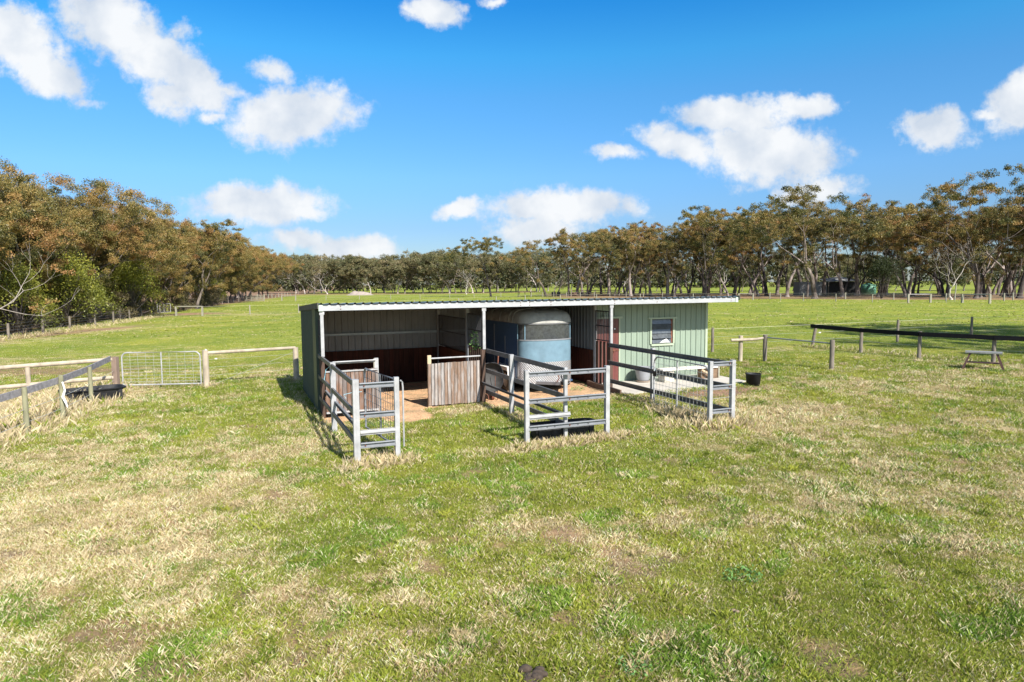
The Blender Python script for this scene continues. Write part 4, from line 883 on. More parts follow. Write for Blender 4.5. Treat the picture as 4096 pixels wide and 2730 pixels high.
# weeds
def weed(x, y, n, r, h, label, cat='weed', m='weedleaf', z0=0.0, name='weed_clump', ls=0.035):
    t_ = rng.random(n)*6.283; rr_ = r*np.sqrt(rng.random(n)); c = np.stack([rr_*np.cos(t_), rr_*np.sin(t_), z0+h*rng.random(n)], 1)
    vs, fs, ti = leaves(c, ls, 0.5, 0.1); me = np_mesh(name, vs, fs, [M[m]], False); set_col(me, 'tint', ti)
    o = bpy.data.objects.new(name, me); COL.objects.link(o); o.location = (x, y, gz(x, y)); return tag(o, label, cat)
def leaves(c, size, asp, hang, tint=None, var=0.35):
    n = len(c); d = rng.normal(size=(n, 3)); d[:, 2] -= hang; d /= np.linalg.norm(d, axis=1)[:, None]
    w_ = np.cross(d, rng.normal(size=(n, 3))); w_ /= np.linalg.norm(w_, axis=1)[:, None]
    L = size*(0.6+0.8*rng.random(n))[:, None]; W_ = L*asp*0.5
    v = np.stack([c, c+d*L*0.45+w_*W_, c+d*L, c+d*L*0.45-w_*W_], 1).reshape(-1, 3)
    i = np.arange(n)*4; f = np.stack([i, i+1, i+2, i+3], 1)
    ti = (rng.random(n) if tint is None else np.clip(tint+var*(rng.random(n)-0.5), 0, 1)); ti = np.repeat(ti, 4)
    return v, f, np.stack([ti, ti, ti], 1)
X, Y = UV(6.75, 0.3); weed(X, Y, 160, 0.22, 0.12, 'low green weed on the sand by the tack room wall')
X, Y = UV(3.85, 0.5); weed(X, Y, 170, 0.11, 0.5, 'green weed climbing the bars of the middle partition', z0=1.25, ls=0.05)
weed(2.42, 6.95, 260, 0.20, 0.08, 'broad leaved green weed patch in the foreground grass', ls=0.035)
weed(1.0, 5.35, 200, 0.16, 0.06, 'small broad leaved weed near the dung pile', ls=0.03)

# ------------------------------------------------------------------ paddock fences and gates
def fence(name, label, posts, h, r, pm, planks=(), poles=(), wires=(), square=False, group='paddock fences', wm='wire', wr=0.0035, lean=None, ext0=None, ext1=None, tapes=(), poff=0.0):
    """posts = world x,y list; planks/poles/wires run past every post; heights are above the ground"""
    x0, y0 = posts[0]; g = thing(name, label, 'fence', (x0, y0, gz(x0, y0)), 0, group); z00 = gz(x0, y0)
    for i, (x, y) in enumerate(posts):
        b = MB(); z = gz(x, y)-z00; a = (x-x0, y-y0, z-0.15); hh = h[i] if isinstance(h, (list, tuple)) else h
        lx, ly = lean[i] if lean and lean.get(i) else (0.0, 0.0) if not lean else (0, 0)
        t_ = (a[0]+lx, a[1]+ly, z+hh)
        if square: b.beam(a, t_, r*2, r*2, (0, 1, 0))
        else: b.tube([a, ((a[0]+t_[0])/2, (a[1]+t_[1])/2, z+hh/2), t_], [r*1.05, r, r*0.97], 12)
        b.build('post', M[pm], g)
    line = ([ext0] if ext0 else []) + list(posts) + ([ext1] if ext1 else [])
    def pts(z): return [(x-x0, y-y0, gz(x, y)-z00+z) for x, y in line]
    for z, w_, t_, mm in planks:
        P_ = pts(z)
        for a, c in zip(P_[:-1], P_[1:]):
            d = Vector(c)-Vector(a); nn = Vector((-d.y, d.x, 0)).normalized()*poff; b = MB(); e = d.normalized()*0.001
            b.beam(Vector(a)+nn+e, Vector(c)+nn-e, t_, w_); b.build('rail', M[mm], g)
    for z, r_, mm in poles:
        P_ = pts(z)
        for a, c in zip(P_[:-1], P_[1:]):
            d = Vector(c)-Vector(a); nn = Vector((-d.y, d.x, 0)).normalized()*poff; a2 = Vector(a)+nn; c2 = Vector(c)+nn; mid = (a2+c2)/2+Vector((0, 0, random.uniform(-.012, .012)))
            b = MB(); b.tube([a2, mid, c2], [r_, r_*0.97, r_*0.93], 12); b.build('rail', M[mm], g)
    if wires:
        b = MB()
        for z in wires:
            P_ = pts(z)
            for a, c in zip(P_[:-1], P_[1:]): b.tube([a, ((a[0]+c[0])/2, (a[1]+c[1])/2, (a[2]+c[2])/2-0.006), c], wr, 4, False)
        b.build('wires', M[wm], g)
    if tapes:
        b = MB()
        for z, th_ in tapes:
            P_ = pts(z)
            for a, c in zip(P_[:-1], P_[1:]): b.beam(a, c, 0.004, th_)
        b.build('tape', M['tape'], g)
    return g
fence('plank_fence', 'grey plank fence with mossy round posts and plain wires at the left', [(-10.33, 14.28), (-10.55, 15.79), (-11.04, 17.67)], [1.03, 1.06, 1.0], 0.052, 'postgreen',
      planks=[(0.93, 0.15, 0.035, 'greywood')], wires=(0.56, 0.28), ext0=(-10.05, 12.3), ext1=(-11.82, 20.05), poff=0.07, wr=0.005)
b = MB(); P_ = [(-10.46, 15.70, 0.90), (-10.44, 15.74, 0.70), (-10.47, 15.70, 0.55), (-10.38, 15.66, 0.42), (-10.36, 15.68, 0.30)]
rp = MB(); rp.tube([(a+10.46, c-15.70, e-0.9) for a, c, e in P_], [0.02, 0.022, 0.03, 0.025, 0.01], 8); o = rp.build('rope', M['white']); o.location = (-10.46, 15.70, 0.80); tag(o, 'frayed white rope hanging from the middle post of the grey plank fence', 'rope')
fence('pole_fence', 'two rail pine pole fence meeting the gate post at the left', [(-13.51, 18.86)], 0.86, 0.062, 'log', poles=[(0.90, 0.062, 'log'), (0.36, 0.062, 'log')], ext0=(-17.6, 15.8), ext1=(-11.86, 20.08))
fence('gate_post', 'flat brown sawn gate post where the plank and pole fences meet', [(-11.80, 20.12)], 0.97, 0.075, 'brownpost', square=True, group=None)['category'] = 'gate post'
arc_gate('field_gate', 'wide silver pipe gate with wire mesh between two timber posts', (-11.60, 20.12), (-9.38, 20.36), 0.07, 1.04, 0.16, 0, 9, 9, None, pipe=0.021, wm='wire')
sf = fence('strainer_fence', 'single pole strainer fence with wires between the pipe gate and the stable', [(-9.22, 20.36), (-6.86, 21.47)], [1.11, 1.03], 0.088, 'log', poles=[(1.02, 0.05, 'log')], wires=(0.82, 0.58, 0.34), wr=0.003)
b = MB(); b.tube([(0.1, 0.0, 0.02), (2.3, 1.05, 0.92)], 0.004, 4, False); b.tube([(-0.02, -0.02, 0.84), (-0.12, -0.03, 0.80), (-0.22, -0.04, 0.78)], 0.006, 5); b.build('brace_wire', M['wire'], sf)
b = MB(); b.box((0.24, -0.01+0.1, 0.82), (0.30, 0.13, 0.85)); b.box((0.03, -0.06, 1.10), (0.06, -0.03, 1.14)); b.build('insulator', M['white'], sf)
fence('rail_fence', 'long black stained rail fence on weathered posts behind the trestle table', [(12.52, 28.30), (13.25, 25.74), (14.27, 23.74), (15.74, 22.13)], [0.84, 0.95, 0.95, 0.92], 0.062, 'logdark',
      planks=[(0.86, 0.15, 0.05, 'rail_black')], ext0=None, ext1=(17.9, 20.1), poff=-0.08, wires=(0.45,), lean={0: (0.13, -0.03)})
ef = fence('electric_fence', 'three post electric tape fence crossing the field right of the stable', [(7.90, 26.73), (17.01, 29.94), (21.55, 31.85)], 0.97, 0.055, 'logdark', ext0=(1.5, 24.2), ext1=(30, 35.3), wires=(0.6, 0.3), tapes=[(0.92, 0.010)], wr=0.003)
b = MB(); b.box((4.92, 1.62, 0.60), (5.0, 1.66, 0.64)); b.build('insulator', M['white'], ef)
hr = thing('hitching_rail', 'hitching rail of two round posts with a log and a steel pipe beside the bucket', 'hitching rail', (7.99, 23.70, gz(7.99, 23.7)))
for x, y, h in ((7.99, 23.70, 0.90), (8.80, 23.58, 0.93), (10.08, 21.34, 0.93)):
    b = MB(); b.tube([(x-7.99, y-23.7, -0.1), (x-7.99+0.0, y-23.7, h)], 0.072, 14); b.build('post', M['logdark' if x > 8 else 'log'], hr)
b = MB(); b.tube([(-0.37, -0.10, 0.75), (0.1, -0.10, 0.76), (0.5, -0.12, 0.78), (0.74, -0.12, 0.82)], [0.052, 0.05, 0.045, 0.042], 12); b.build('log_rail', M['log'], hr)
b = MB(); b.tube([(0.85, -0.16, 0.84), (2.02, -2.32, 0.82)], 0.022, 10); b.build('pipe_rail', M['galv'], hr)
# along the left wood
tf = [(-28.2, 33.6), (-29.58, 39.91), (-30.58, 44.33), (-31.75, 48.85), (-32.4, 52.9), (-33.6, 57.4), (-34.6, 61.6), (-35.9, 66.0), (-37.1, 70.6), (-38.9, 75.3)]
fence('wire_fence', 'dark post and wire fence along the edge of the left wood', tf, 0.93, 0.075, 'logdark', wires=(0.88, 0.68, 0.5, 0.32, 0.15), wm='dwire', wr=0.006)
tf2 = [(-41.2+(-52.5+41.2)*i/11, 80+(133.5-80)*i/11) for i in range(12)]
fence('wire_fence', 'far stretch of post and wire fence running up to the white yard gate', tf2, 1.0, 0.08, 'logdark', wires=(0.9, 0.6, 0.3), wm='dwire', wr=0.008)
tf3 = [(-54.0-9*i/14, 139+60*i/14) for i in range(15)]
fence('wire_fence', 'most distant line of short fence posts beyond the white yard gate', tf3, 1.0, 0.09, 'palepost', wires=(0.9,), wm='dwire', wr=0.01)
arc_gate('side_gate', 'small pipe gate standing open at the edge of the left wood', (-39.0, 75.0), (-38.35, 76.6), 0.12, 1.05, 0.08, 0, 4, 3, None, pipe=0.025)
lf = fence('hurdle', 'pale timber rail frame in the far paddock beside the left wood', [(-34.27, 69.55), (-31.36, 69.05)], 0.98, 0.075, 'palepost', planks=[(0.96, 0.11, 0.05, 'palepost')], square=True)
fence('tape_fence', 'long tape fence with white posts running behind the stable roof', [(-27.55, 71.65), (-23.28, 74.44), (-17.8, 81.5), (-12.6, 88.3), (-7.4, 95.0), (-2.3, 101.2), (2.1, 106), (7.5, 105.4), (13, 104.5), (19.5, 103.5), (27, 101.5)], 0.98, 0.07, 'palepost', ext0=(-31.3, 69.0), ext1=(33.2, 99.8), tapes=[(0.93, 0.012)])
b0 = thing('yard_gate', 'white four rail timber yard panel at the end of the left wood', 'yard panel', (-52.45, 134.43, -0.03))
for i in range(4): b = MB(); b.beam((0, 0, 0.15+i*0.27), (4.1, -1.27, 0.15+i*0.27), 0.05, 0.14); b.build('rail', M['palepost'], b0)
for f in (0, 0.33, 0.66, 1): b = MB(); b.beam((4.1*f, -1.27*f+0.06, -0.1), (4.1*f, -1.27*f+0.06, 1.35), 0.13, 0.13, (0, 1, 0)); b.build('post', M['palepost'], b0)
fence('hurdle', 'farther pale rail frame right of the white yard panel', [(-45.16, 134.08), (-42.14, 133.13)], 1.03, 0.09, 'palepost', planks=[(0.98, 0.12, 0.06, 'palepost')], square=True)
fence('hurdle', 'pale rail frame just beyond the right end of the stable roof', [(33.21, 99.75), (35.08, 99.12)], 0.95, 0.08, 'palepost', planks=[(0.93, 0.1, 0.06, 'palepost')], square=True)
fence('post_fence', 'white post fence in front of the open wood on the right', [(37.60, 95.39), (39.70, 92.80), (42.32, 89.02), (44.66, 84.43)], 1.0, 0.06, 'palepost', ext0=(35.1, 99.1), ext1=(47.1, 80.95), wires=(0.95, 0.5), wr=0.006)
fence('hurdle', 'grey topped rail frame left of the thin pipe gate at the right', [(47.08, 80.92), (49.65, 80.82)], 1.05, 0.09, 'palepost', planks=[(1.02, 0.1, 0.06, 'greywood')], square=True)
fence('hurdle', 'grey topped rail frame right of the thin pipe gate at the right', [(52.49, 79.40), (53.78, 76.67)], 1.05, 0.10, 'palepost', planks=[(1.0, 0.1, 0.06, 'greywood')], square=True)
arc_gate('paddock_gate', 'thin pipe gate between two rail frames below the open wood', (49.75, 80.8), (52.45, 79.45), 0.1, 1.15, 0.1, 0, 2, 1, None, pipe=0.02, m='galv')
fence('post_fence', 'second row of pale posts close under the open wood on the right', [(39.92, 105.5), (47.88, 97.85), (53.06, 94.76), (55.15, 86.59), (61.55, 85.23), (64.73, 88.02), (72, 84)], 1.0, 0.085, 'palepost', wires=(0.9, 0.5), wr=0.006)
b = MB(); b.tube([(0, 0, -0.1), (0.15, 0, 2.25)], [0.09, 0.07], 10); o = b.build('tall_post', M['palepost']); o.location = (58.2, 89.6, 0.33); tag(o, 'tall bleached pole standing alone behind the thin pipe gate', 'pole')
dl = []
for px, D in [(1183, 129), (1305, 135), (1438, 140), (1563, 141), (1680, 142), (1799, 144), (1896, 146), (2003, 147), (2072, 144), (2125, 141), (2170, 139), (2214, 137), (2265, 135), (2320, 132), (2376, 130.5), (2438, 128.5), (2503, 127), (2572, 124.5), (2648, 122.3)]: dl.append(((px-2046)/2724*D, D))
fence('post_fence', 'distant line of white posts across the whole far paddock', dl, 0.98, 0.06, 'palepost', wires=(0.93, 0.5), wr=0.006)
b0 = thing('cattle_yard', 'dark timber cattle yard with stacked rails under the far gums', 'yard', (12.2, 139.5, 0.25))
for f in (0, 2.4, 4.9, 7.5, 9.8): b = MB(); b.beam((f, 0, -0.1), (f, 0, 1.35), 0.16, 0.16, (0, 1, 0)); b.build('post', M['logdark'], b0)
for z in (0.35, 0.75, 1.2): b = MB(); b.beam((0, 0.1, z), (9.8, 0.1, z), 0.05, 0.14); b.build('rail', M['sleeper'], b0)
b = MB(); b.box((0.3, 1, -0.1), (1.2, 2.2, 0.7)); b.box((5.5, 1, -0.1), (8.2, 2.2, 0.45)); b.build('stacked_timber', M['sleeper'], b0)
for x_, w_, nm in ((8.7, 0.85, 'left'), (9.75, 0.7, 'right')):
    a = tub('water_drum', 'dark square drum, the %s of two beside the far gum trunk' % nm, 'drum', (x_, 141.5, 0.25), 0, w_, 0.8, 0.95, 0.92, group='drums in the far paddock')
b0 = thing('shade_table', 'flat roofed open feeder standing in the far paddock left of the drums', 'feeder', (1.6, 143.5, 0.2))
b = MB(); b.box((-0.2, -0.5, 1.0), (2.6, 0.7, 1.08)); b.build('roof', M['sleeper'], b0)
for f in (0, 1.2, 2.4): b = MB(); b.box((f-0.06, 0, -0.1), (f+0.06, 0.12, 1.0)); b.build('leg', M['logdark'], b0)
cb = thing('cabin', 'small grey cabin with a dark porch half hidden among the right gum trunks', 'cabin', (54.2, 128.5, 0.33), -0.15)
b = MB(); b.box((0, 0, -0.1), (4.8, 4.5, 2.55)); b.build('wall', M['cabin'], cb)
b = MB(); b.add([(4.8, -0.6, 2.55), (10.6, -0.6, 2.65), (10.6, 5, 3.0), (4.8, 5, 3.0), (7.7, 2, 3.5)], [(0, 1, 4), (1, 2, 4), (2, 3, 4), (3, 0, 4), (3, 2, 1, 0)]); b.build('roof', M['cabin'], cb)
b = MB(); b.box((5.6, 1.2, -0.1), (10.2, 4.6, 2.5)); b.build('porch_wall', M['black'], cb)
for x_ in (5.0, 7.3, 10.3): b = MB(); b.box((x_-0.06, -0.5, -0.1), (x_+0.06, -0.38, 2.6)); b.build('porch_post', M['logdark'], cb)
for i in range(3): b = MB(); b.box((6.6, -0.7-0.3*i, 0.6-0.22*i), (8.2, -0.42-0.3*i, 0.68-0.22*i)); b.build('step', M['palepost'], cb)
b = MB(); b.lathe([(0, 0), (1.3, 0), (1.3, 1.9), (0.2, 2.2), (0, 2.2)], 28); tk = b.build('water_tank', M['cabin_green'], None, True); tk.location = (68.5, 131, 0.3); tag(tk, 'round green water tank beside the cabin among the gum trunks', 'water tank')
# bare sandy heap far off
n = 40; gx_, gy_ = np.meshgrid(np.linspace(-5.2, 5.2, n), np.linspace(-2.6, 2.6, n)); hz = 1.25*np.exp(-(gx_/3.3)**4-(gy_/1.6)**2)*(0.75+0.5*fbm(gx_+9, gy_+5, 0.6, 5)) + 0.2*(fbm(gx_, gy_, 2.2, 9)-0.5) - 0.15
ii = np.arange((n-1)*(n-1)); a0 = (ii//(n-1))*n + ii % (n-1)
me = np_mesh('dirt_mound', np.stack([gx_.ravel(), gy_.ravel(), hz.ravel()], 1), np.stack([a0, a0+1, a0+n+1, a0+n], 1), [M['mound']])
o = bpy.data.objects.new('dirt_mound', me); COL.objects.link(o); o.location = (-43.8, 197, -0.03); tag(o, 'low bare heap of pale sand at the far end of the paddock', 'dirt heap')

# ------------------------------------------------------------------ trees
def npmb(name, m, V_, F_):
    me = bpy.data.meshes.new(name); me.from_pydata(V_, [], F_); me.materials.append(m); me.polygons.foreach_set('use_smooth', [True]*len(me.polygons)); me.update(); return me
def make_tree(seed, H, fork, r0, nl, spread, levels=4, clump=0.95, nleaf=150, lsize=0.26, leafm='gumleaf', barkm='bark', bare=0.0, lowest=0.0, flat=0.5, lean=0.05, hang=0.55, umbrella=0.65, twist=0.16, kids=3, tintbase=0.5):
    rr = random.Random(seed); g = np.random.default_rng(seed); b = MB(); tips = []
    def grow(p, d, L, r, lev):
        segs = 5 if lev < 2 else 4; pts = [p]; rs = [r]; q_ = Vector(p); dd = Vector(d)
        for i in range(segs):
            dd = (dd + Vector((rr.gauss(0, twist), rr.gauss(0, twist), rr.gauss(0, twist)*0.6 + (0.05 if lev else 0.0)))).normalized()
            q_ = q_ + dd*L/segs; pts.append(tuple(q_)); rs.append(max(0.006, r*(1-0.42*(i+1)/segs)))
        b.tube(pts, rs, 8 if lev == 0 else 6 if lev == 1 else 4, False); r1 = rs[-1]
        if lev >= levels: tips.append(q_.copy()); return
        if lev == levels-1 : tips.append(q_.copy())
        k = nl if lev == 0 else (kids if rr.random() < 0.6 else 2)
        base = rr.random()*6.283
        for j in range(k):
            az = base + 6.283*j/k + rr.gauss(0, 0.35); til = (spread if lev == 0 else 0.62) * rr.uniform(0.6, 1.25)
            s1 = dd.cross(Vector((0.3, 0.9, 0.2))).normalized(); s2 = dd.cross(s1)
            nd = (dd*math.cos(til) + (s1*math.cos(az)+s2*math.sin(az))*math.sin(til)).normalized()
            if lev > 0: nd = (nd + Vector((0, 0, 0.12))).normalized()
            grow(tuple(q_), nd, L0*(0.60 if lev == 0 else 0.60*0.68**lev)*rr.uniform(0.75, 1.25), r1*(0.78 if k < 3 else 0.66), lev+1)
        if lev in (1, 2) and rr.random() < 0.5:      # a side branch part of the way up
            i = rr.randint(1, segs-1); az = rr.random()*6.283; nd = (dd*0.5 + Vector((math.cos(az), math.sin(az), 0.15))).normalized(); grow(pts[i], nd, L0*0.22*rr.uniform(.7, 1.3), rs[i]*0.45, max(lev+1, levels-1))
    L0 = H - fork; az = rr.random()*6.283
    b.tube([(0, 0, -0.3), (0, 0, 0.0), (0, 0, 0.35)], [r0*1.7, r0*1.45, r0*1.05], 8, False)
    grow((0, 0, 0.3), Vector((lean*math.cos(az), lean*math.sin(az), 1)).normalized(), fork, r0, 0)
    zt = max(p.z for p in tips)+clump*0.5; k = H/zt
    b.v = [(x*(0.5+0.5*k), y*(0.5+0.5*k), z*k if z > 0.3 else z) for x, y, z in b.v]
    T = [Vector((p.x*(0.5+0.5*k), p.y*(0.5+0.5*k), p.z*k)) for p in tips]
    for _ in range(int(lowest)):                       # skirt clumps nearer the ground
        a = rr.random()*6.283; rad = rr.uniform(0.15, 0.42)*L0; T.append(Vector((rad*math.cos(a), rad*math.sin(a), rr.uniform(0.12, 0.55)*H)))
    Vv = []; Ff = []; Tt = []; o_ = 0
    for p in T:
        if rr.random() < bare: continue
        n = int(nleaf*rr.uniform(0.6, 1.3)); R_ = clump*rr.uniform(0.65, 1.25)
        c = g.normal(size=(n, 3)); c /= np.linalg.norm(c, axis=1)[:, None]; c *= (g.random(n)**0.45)[:, None]*R_; c[:, 2] *= flat; c[:, 2] += R_*0.12 - umbrella*0.25*R_*((c[:, 0]**2+c[:, 1]**2)/R_**2)
        ns = 6; sc_ = g.normal(size=(ns, 3)); sc_ /= np.linalg.norm(sc_, axis=1)[:, None]; sc_ *= (R_*0.72*g.random(ns)**0.4)[:, None]; sc_[:, 2] *= flat; own = g.integers(0, ns, n); c = c*0.46 + sc_[own]; st_ = (g.random(ns)-0.5)*0.42
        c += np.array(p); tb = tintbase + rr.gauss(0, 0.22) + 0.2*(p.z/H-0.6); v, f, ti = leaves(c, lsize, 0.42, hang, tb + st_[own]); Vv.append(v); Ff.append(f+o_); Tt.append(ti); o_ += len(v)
    tr_ = npmb('trunk', M[barkm], b.v, b.f)
    cr = None
    if Vv:
        cr = np_mesh('crown', np.concatenate(Vv), np.concatenate(Ff), [M[leafm]], False); set_col(cr, 'tint', np.concatenate(Tt))
    return tr_, cr
def plant(proto, x, y, s, rz_, label, cat='tree', name='gum_tree', group=None, sz=None, tilt=(0, 0)):
    e = thing(name, label, cat, (x, y, gz(x, y)), rz_, group); e.scale = (s, s, sz or s); e.rotation_euler = (tilt[0], tilt[1], rz_)
    for nm, me in zip(('trunk', 'crown'), proto):
        if me is not None: c = bpy.data.objects.new(nm, me); COL.objects.link(c); c.parent = e
    return e
# open gums (right and centre): visible limbs, clumped umbrella crowns
OPEN = [make_tree(100+i, 14, (5.2, 3.8, 6.2, 3.4, 4.6, 6.6)[i], (0.36, 0.30, 0.40, 0.28, 0.32, 0.34)[i], (3, 4, 2, 3, 3, 2)[i], (0.36, 0.44, 0.30, 0.50, 0.40, 0.28)[i], 4, 0.82, 260, 0.165, 'gumleaf', ('bark', 'bark_dark', 'bark', 'bark_dark', 'bark', 'bark_dark')[i], bare=0.08, lowest=(2, 3, 0, 3, 1, 0)[i], flat=0.62, tintbase=0.44, twist=0.105) for i in range(6)]
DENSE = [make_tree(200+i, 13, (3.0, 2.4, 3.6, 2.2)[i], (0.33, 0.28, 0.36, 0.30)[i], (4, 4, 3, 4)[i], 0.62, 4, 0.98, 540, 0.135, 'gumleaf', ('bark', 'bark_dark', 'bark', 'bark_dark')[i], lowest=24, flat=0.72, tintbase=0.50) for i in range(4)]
FAR = [make_tree(300+i, 14, (3.2, 4.2, 3.0)[i], 0.26, (3, 3, 4)[i], 0.6, 4, 1.3, 110, 0.34, 'gumleaf_far', ('bark', 'bark_pale', 'bark')[i], lowest=(8, 2, 14)[i], flat=0.65) for i in range(3)]
DEAD = [make_tree(400+i, 9, (2.4, 1.4)[i], 0.22, 3, 0.6, 5, 0.4, 0, 0.2, barkm='bark_pale', bare=2.0, twist=0.24) for i in range(2)]
def blobtree(seed, rx, ry, h, n, lsize, leafm, nblob=26, barkm='bark_dark', r0=0.15, z0=0.12, tb=0.5):
    """rounded bushy tree: many leafy heads over a low dome"""
    rr = random.Random(seed); g = np.random.default_rng(seed); Vv = []; Ff = []; Tt = []; o_ = 0; b = MB()
    for _ in range(nblob):
        a = rr.random()*6.283; e = rr.random()**0.7*math.pi/2; k = rr.uniform(0.55, 0.98); p = np.array((rx*k*math.cos(a)*math.cos(e), ry*k*math.sin(a)*math.cos(e), h*(z0+(0.92-z0)*(math.sin(e)*k+0.12*(1-k)))))
        R_ = rr.uniform(0.16, 0.30)*h; m_ = int(n/nblob); c = g.normal(size=(m_, 3)); c /= np.linalg.norm(c, axis=1)[:, None]; c *= (g.random(m_)**0.35)[:, None]*R_; c[:, 2] *= 0.62; c += p
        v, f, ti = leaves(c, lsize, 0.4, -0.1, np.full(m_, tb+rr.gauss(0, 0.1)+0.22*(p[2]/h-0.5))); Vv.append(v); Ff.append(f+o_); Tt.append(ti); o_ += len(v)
        m1 = p*0.5; b.tube([(0, 0, -0.1), (m1[0]*0.6, m1[1]*0.6, m1[2]*0.7), tuple(p)], [r0*0.5, r0*0.35, 0.02], 5, False)
    b.tube([(0, 0, -0.2), (0, 0, h*0.35)], [r0, r0*0.7], 7, False)
    cr = np_mesh('crown', np.concatenate(Vv), np.concatenate(Ff), [M[leafm]], False); set_col(cr, 'tint', np.concatenate(Tt)); return npmb('trunk', M[barkm], b.v, b.f), cr
WAT = [blobtree(500+i, 3.1, 2.8, 5.6, 9000, 0.16, 'wattleleaf', 34, tb=(0.5, 0.42)[i]) for i in range(2)]
SCR = [blobtree(520+i, 1.8, 1.6, 2.6, 2600, 0.15, 'scrubleaf', 16, r0=0.06, z0=0.02) for i in range(2)]
CYP = blobtree(540, 2.6, 2.6, 7.0, 9000, 0.2, 'cypressleaf', 34, z0=0.28)

rr = random.Random(11)
ORD = 'first second third fourth fifth sixth seventh eighth ninth tenth eleventh twelfth thirteenth fourteenth fifteenth sixteenth seventeenth eighteenth nineteenth twentieth'.split()
ORD += ['twenty-'+o_ for o_ in ORD[:9]] + ['thirtieth'] + ['thirty-'+o_ for o_ in ORD[:9]]
row_n = [0, 0, 0]
def prof(p, y_, side): return p
# left wood: rows behind the dark wire fence
GL = 'gum trees of the dense left wood'
def edge_x(y): return -29.7-(y-40)*0.205 if y < 76 else -37.1-(y-76)*0.235
k = 0; y = 33.0
adj = ['broad', 'rounded', 'leaning', 'spreading', 'ragged', 'tall', 'domed', 'crowded']
while y < 196:
    st_ = 4.6 + (y-33)*0.022
    for row, (off_, sc_) in enumerate(((3.4, 0.77), (8.0, 0.89), (13.0, 0.97))):
        x = edge_x(y)-off_*(1+0.2*rr.random())-0.6; yy2 = y+rr.uniform(-1.4, 1.4); s = sc_*rr.uniform(0.88, 1.08)*(1+0.16*min(1, max(0, (y-70)/45)))
        if row == 2 and y > 110: continue
        lab = ('front row gum of the dense left wood, leafy almost to the ground', 'taller gum behind the front row of the dense left wood', 'gum at the back of the dense left wood with only its top showing')[row]
        if row < 2: lab = ('%s gum from the picture edge in the leafy front row of the left wood', '%s gum from the picture edge in the second row of the left wood')[row] % ORD[row_n[row]]; row_n[row] += 1
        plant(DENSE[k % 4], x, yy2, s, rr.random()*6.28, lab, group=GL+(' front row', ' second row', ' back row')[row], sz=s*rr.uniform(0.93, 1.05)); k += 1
    y += st_
plant(DENSE[2], -37.6, 56.5, 0.95, 2.1, 'highest crowned gum breaking the skyline of the left wood')
plant(OPEN[2], -36.2, 50.5, 0.80, 1.0, 'thin dark limbed gum rising above the left wood near the picture edge')
plant(OPEN[4], -42.0, 91.0, 0.80, 0.4, 'thick pale trunked gum standing forward of the left wood', sz=0.85)
plant(WAT[0], -36.2, 64.5, 1.08, 0.4, 'large bright green wattle bush in front of the left wood', 'wattle', 'wattle_tree')
plant(WAT[1], -34.2, 52.0, 1.05, 1.4, 'dark green wattle behind the wire fence near the picture edge', 'wattle', 'wattle_tree')
plant(WAT[0], -35.6, 57.5, 0.72, 2.8, 'yellow tipped low wattle between the two larger green ones', 'wattle', 'wattle_tree')
plant(WAT[1], -31.6, 43.5, 0.88, 3.8, 'green wattle at the picture edge under the bleached branches', 'wattle', 'wattle_tree')
plant(WAT[1], -50.5, 116.0, 0.8, 3.0, 'distant olive wattle clump beside the far wire fence', 'wattle', 'wattle_tree')
for i in range(26):
    y = 38 + i*2.9 + rr.uniform(-1, 1); s = rr.uniform(0.6, 1.05)
    if 72 < y < 79: continue
    plant(SCR[i % 2], edge_x(y)-1.3-rr.random()*1.6, y, s, rr.random()*6.28, 'dry brown scrub bush on the edge of the left wood', 'shrub', 'scrub_bush', 'scrub bushes under the left wood')
PALE = make_tree(460, 10, 2.2, 0.24, 4, 0.75, 4, 0.7, 70, 0.16, 'gumleaf', 'bark_pale', bare=0.72, twist=0.2, lowest=0, tintbase=0.7)
plant(PALE, -30.6, 34.5, 0.85, 0.9, 'bleached pale limbed tree reaching in from the left picture edge', 'tree', 'gum_tree', tilt=(0.0, 0.12))
plant((DEAD[1][0], None), -30.8, 36.6, 0.95, 2.2, 'second bleached branch tangle at the left picture edge', 'tree', 'dead_tree', tilt=(0.0, 0.35))
plant((DEAD[1][0], None), -45.0, 98.0, 0.8, 1.0, 'dead grey tree with bare limbs against the left wood', 'tree', 'dead_tree')

# far centre belt
GC = 'gum trees of the far centre belt'
for i in range(30):
    x = -76 + i*2.9 + rr.uniform(-1, 1); x = x*1.0; y = 238 - max(0, (x+60))*0.32 + rr.uniform(-5, 5)
    s = rr.uniform(0.62, 1.06)*(0.82 if -52 < x < -46 else 1)
    plant(FAR[i % 3], x, y, s, rr.random()*6.28, '%s gum from the left in the front of the grey green far centre belt' % ORD[i], group=GC+' front')
for i in range(26):
    x = -80 + i*3.7 + rr.uniform(-1, 1); y = 252 - max(0, (x+60))*0.3 + rr.uniform(-4, 6); s = rr.uniform(0.85, 1.08)
    plant(FAR[(i*2+1) % 3], x, y, s, rr.random()*6.28, 'gum showing only its crown at the back of the far centre belt', group=GC+' back')
plant(OPEN[1], -4.75, 155.2, 0.97, 0.8, 'lone tall gum with a pale trunk standing out in the far paddock')
plant((DEAD[0][0], None), -13.0, 196, 0.85, 1.8, 'small dead white tree left of the lone gum', 'tree', 'dead_tree')
plant((DEAD[1][0], None), -60.5, 224, 1.1, 0.8, 'dead pale tree at the left end of the far belt', 'tree', 'dead_tree')

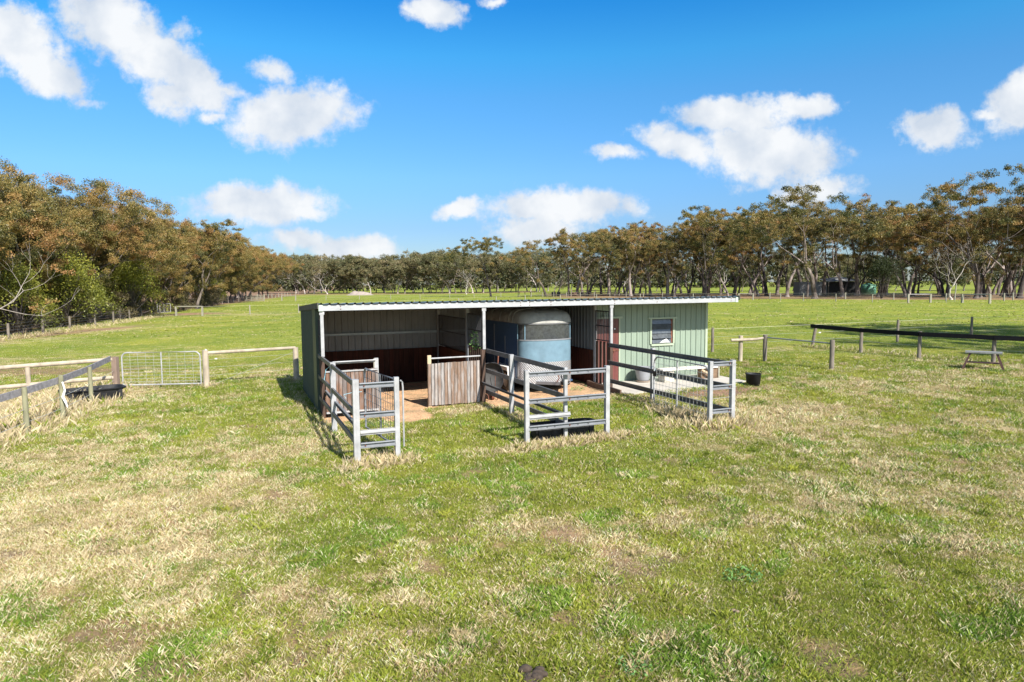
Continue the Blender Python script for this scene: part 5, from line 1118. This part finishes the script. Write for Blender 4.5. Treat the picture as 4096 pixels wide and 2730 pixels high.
# open wood on the right
def front(t): return (6.5 + 68*t, 142 - 42*t) if t < 1 else (74.5+20*(t-1), 100-6*(t-1))
zone = ['left end', 'middle', 'right end']
pos_ = []
def rightheight(x, y):
    px = x/y
    pts = [(0.04, 0.90), (0.08, 1.02), (0.10, 1.08), (0.16, 1.05), (0.20, 1.0), (0.28, 1.06), (0.34, 1.10), (0.40, 1.13), (0.44, 1.18), (0.50, 1.17), (0.56, 1.15), (0.60, 1.04), (0.64, 1.12), (0.70, 1.16), (0.80, 1.10)]
    return float(np.interp(px, [a for a, _ in pts], [c for _, c in pts]))
cnt = {}
for i in range(96):
    t_ = (i+0.5)/96*1.12; fx, fy = front(t_); dep = (0.5, 6, 13, 21, 31)[i % 5] + rr.uniform(-2, 3); dep = max(0.3, dep)
    x = fx + dep*0.42 + rr.uniform(-1, 1); y = fy + dep*0.9; px_ = x/y
    if abs(px_-0.425) < 0.03 and dep < 26 and rr.random() < 0.8 and dep > 8: continue
    hs = rightheight(x, y)*(y/ (fy))**0.55*rr.uniform(0.70, 1.02)
    z_ = 0 if px_ < 0.25 else 1 if px_ < 0.5 else 2
    zc = cnt.setdefault(z_, [0]); zc[0] += dep < 10
    lab = (ORD[zc[0]-1]+' gum from the left in the front row, %s of the open wood' if dep < 10 else 'gum deeper inside the open wood on the right, towards its %s') % zone[z_]
    plant(OPEN[i % 6], x, y, hs*0.97, rr.random()*6.28, lab, group='gum trees of the open wood, %s%s' % (zone[z_], '' if dep < 10 else ', deeper row'), sz=hs*rr.uniform(0.95, 1.04), tilt=(rr.gauss(0, 0.05), rr.gauss(0, 0.05)))
    pos_.append((x, y))
plant(OPEN[0], 45.9, 103.3, 1.22, 0.5, 'tallest gum in the middle of the open wood, dark trunk and high forked crown')
plant(OPEN[3], 66.4, 97.5, 1.28, 2.0, 'tallest gum near the right picture edge with bare upper limbs')
plant(OPEN[5], 71.5, 96.0, 1.2, 4.0, 'dark gum filling the right picture edge')
plant(OPEN[1], 33.8, 119.0, 1.12, 3.0, 'tall gum above the right end of the stable roof')
plant(CYP, 54.5, 100.5, 0.92, 0, 'dense dark cypress among the gum trunks on the right', 'cypress', 'cypress_tree')
plant((DEAD[0][0], None), 59.3, 92.0, 0.9, 0.6, 'pale leaning dead tree in front of the open wood on the right', 'tree', 'dead_tree', tilt=(0, -0.12))
for i in range(30):
    t_ = (i+0.5)/30; px_ = 0.05+0.75*t_; y = 196+rr.uniform(-8, 14)-30*t_; s = rr.uniform(0.62, 0.8)
    plant(FAR[i % 3], px_*y, y, s, rr.random()*6.28, 'low gum on the far side of the field behind the open wood', group='gum trees beyond the open wood')
# trees outside the frame that throw the long shade across the near paddock
plant(DENSE[1], 32.5, 24.0, 1.15, 1.0, 'nearer gum beyond the right edge of the picture shading the field')
plant(OPEN[1], 31.0, 29.5, 0.8, 2.0, 'outer gum beyond the right edge shading the field')
# distant woods on the skyline
Vv = []; Ff = []; Tt = []; o_ = 0
for i in range(330):
    x = -420 + i*3.4 + rr.uniform(-2, 2); y = 360 + 40*math.sin(i*0.11) + rr.uniform(-12, 12); h = rr.uniform(10, 15)
    n = 420; c = rng.normal(size=(n, 3)); c /= np.linalg.norm(c, axis=1)[:, None]; c *= (rng.random(n)**0.35)[:, None]*np.array([rr.uniform(3, 5), 4.0, h*0.5]); c += np.array([x, y, h*0.5])
    v, f, ti = leaves(c, 1.3, 0.8, 0.1, np.full(n, 0.4+rr.gauss(0, 0.12))); Vv.append(v); Ff.append(f+o_); Tt.append(ti); o_ += len(v)
me = np_mesh('distant_woods', np.concatenate(Vv), np.concatenate(Ff), [M['gumleaf_far']], False); set_col(me, 'tint', np.concatenate(Tt))
o = bpy.data.objects.new('distant_woods', me); COL.objects.link(o); tag(o, 'low hazy belt of far off woodland on the skyline', 'woodland', kind='stuff')
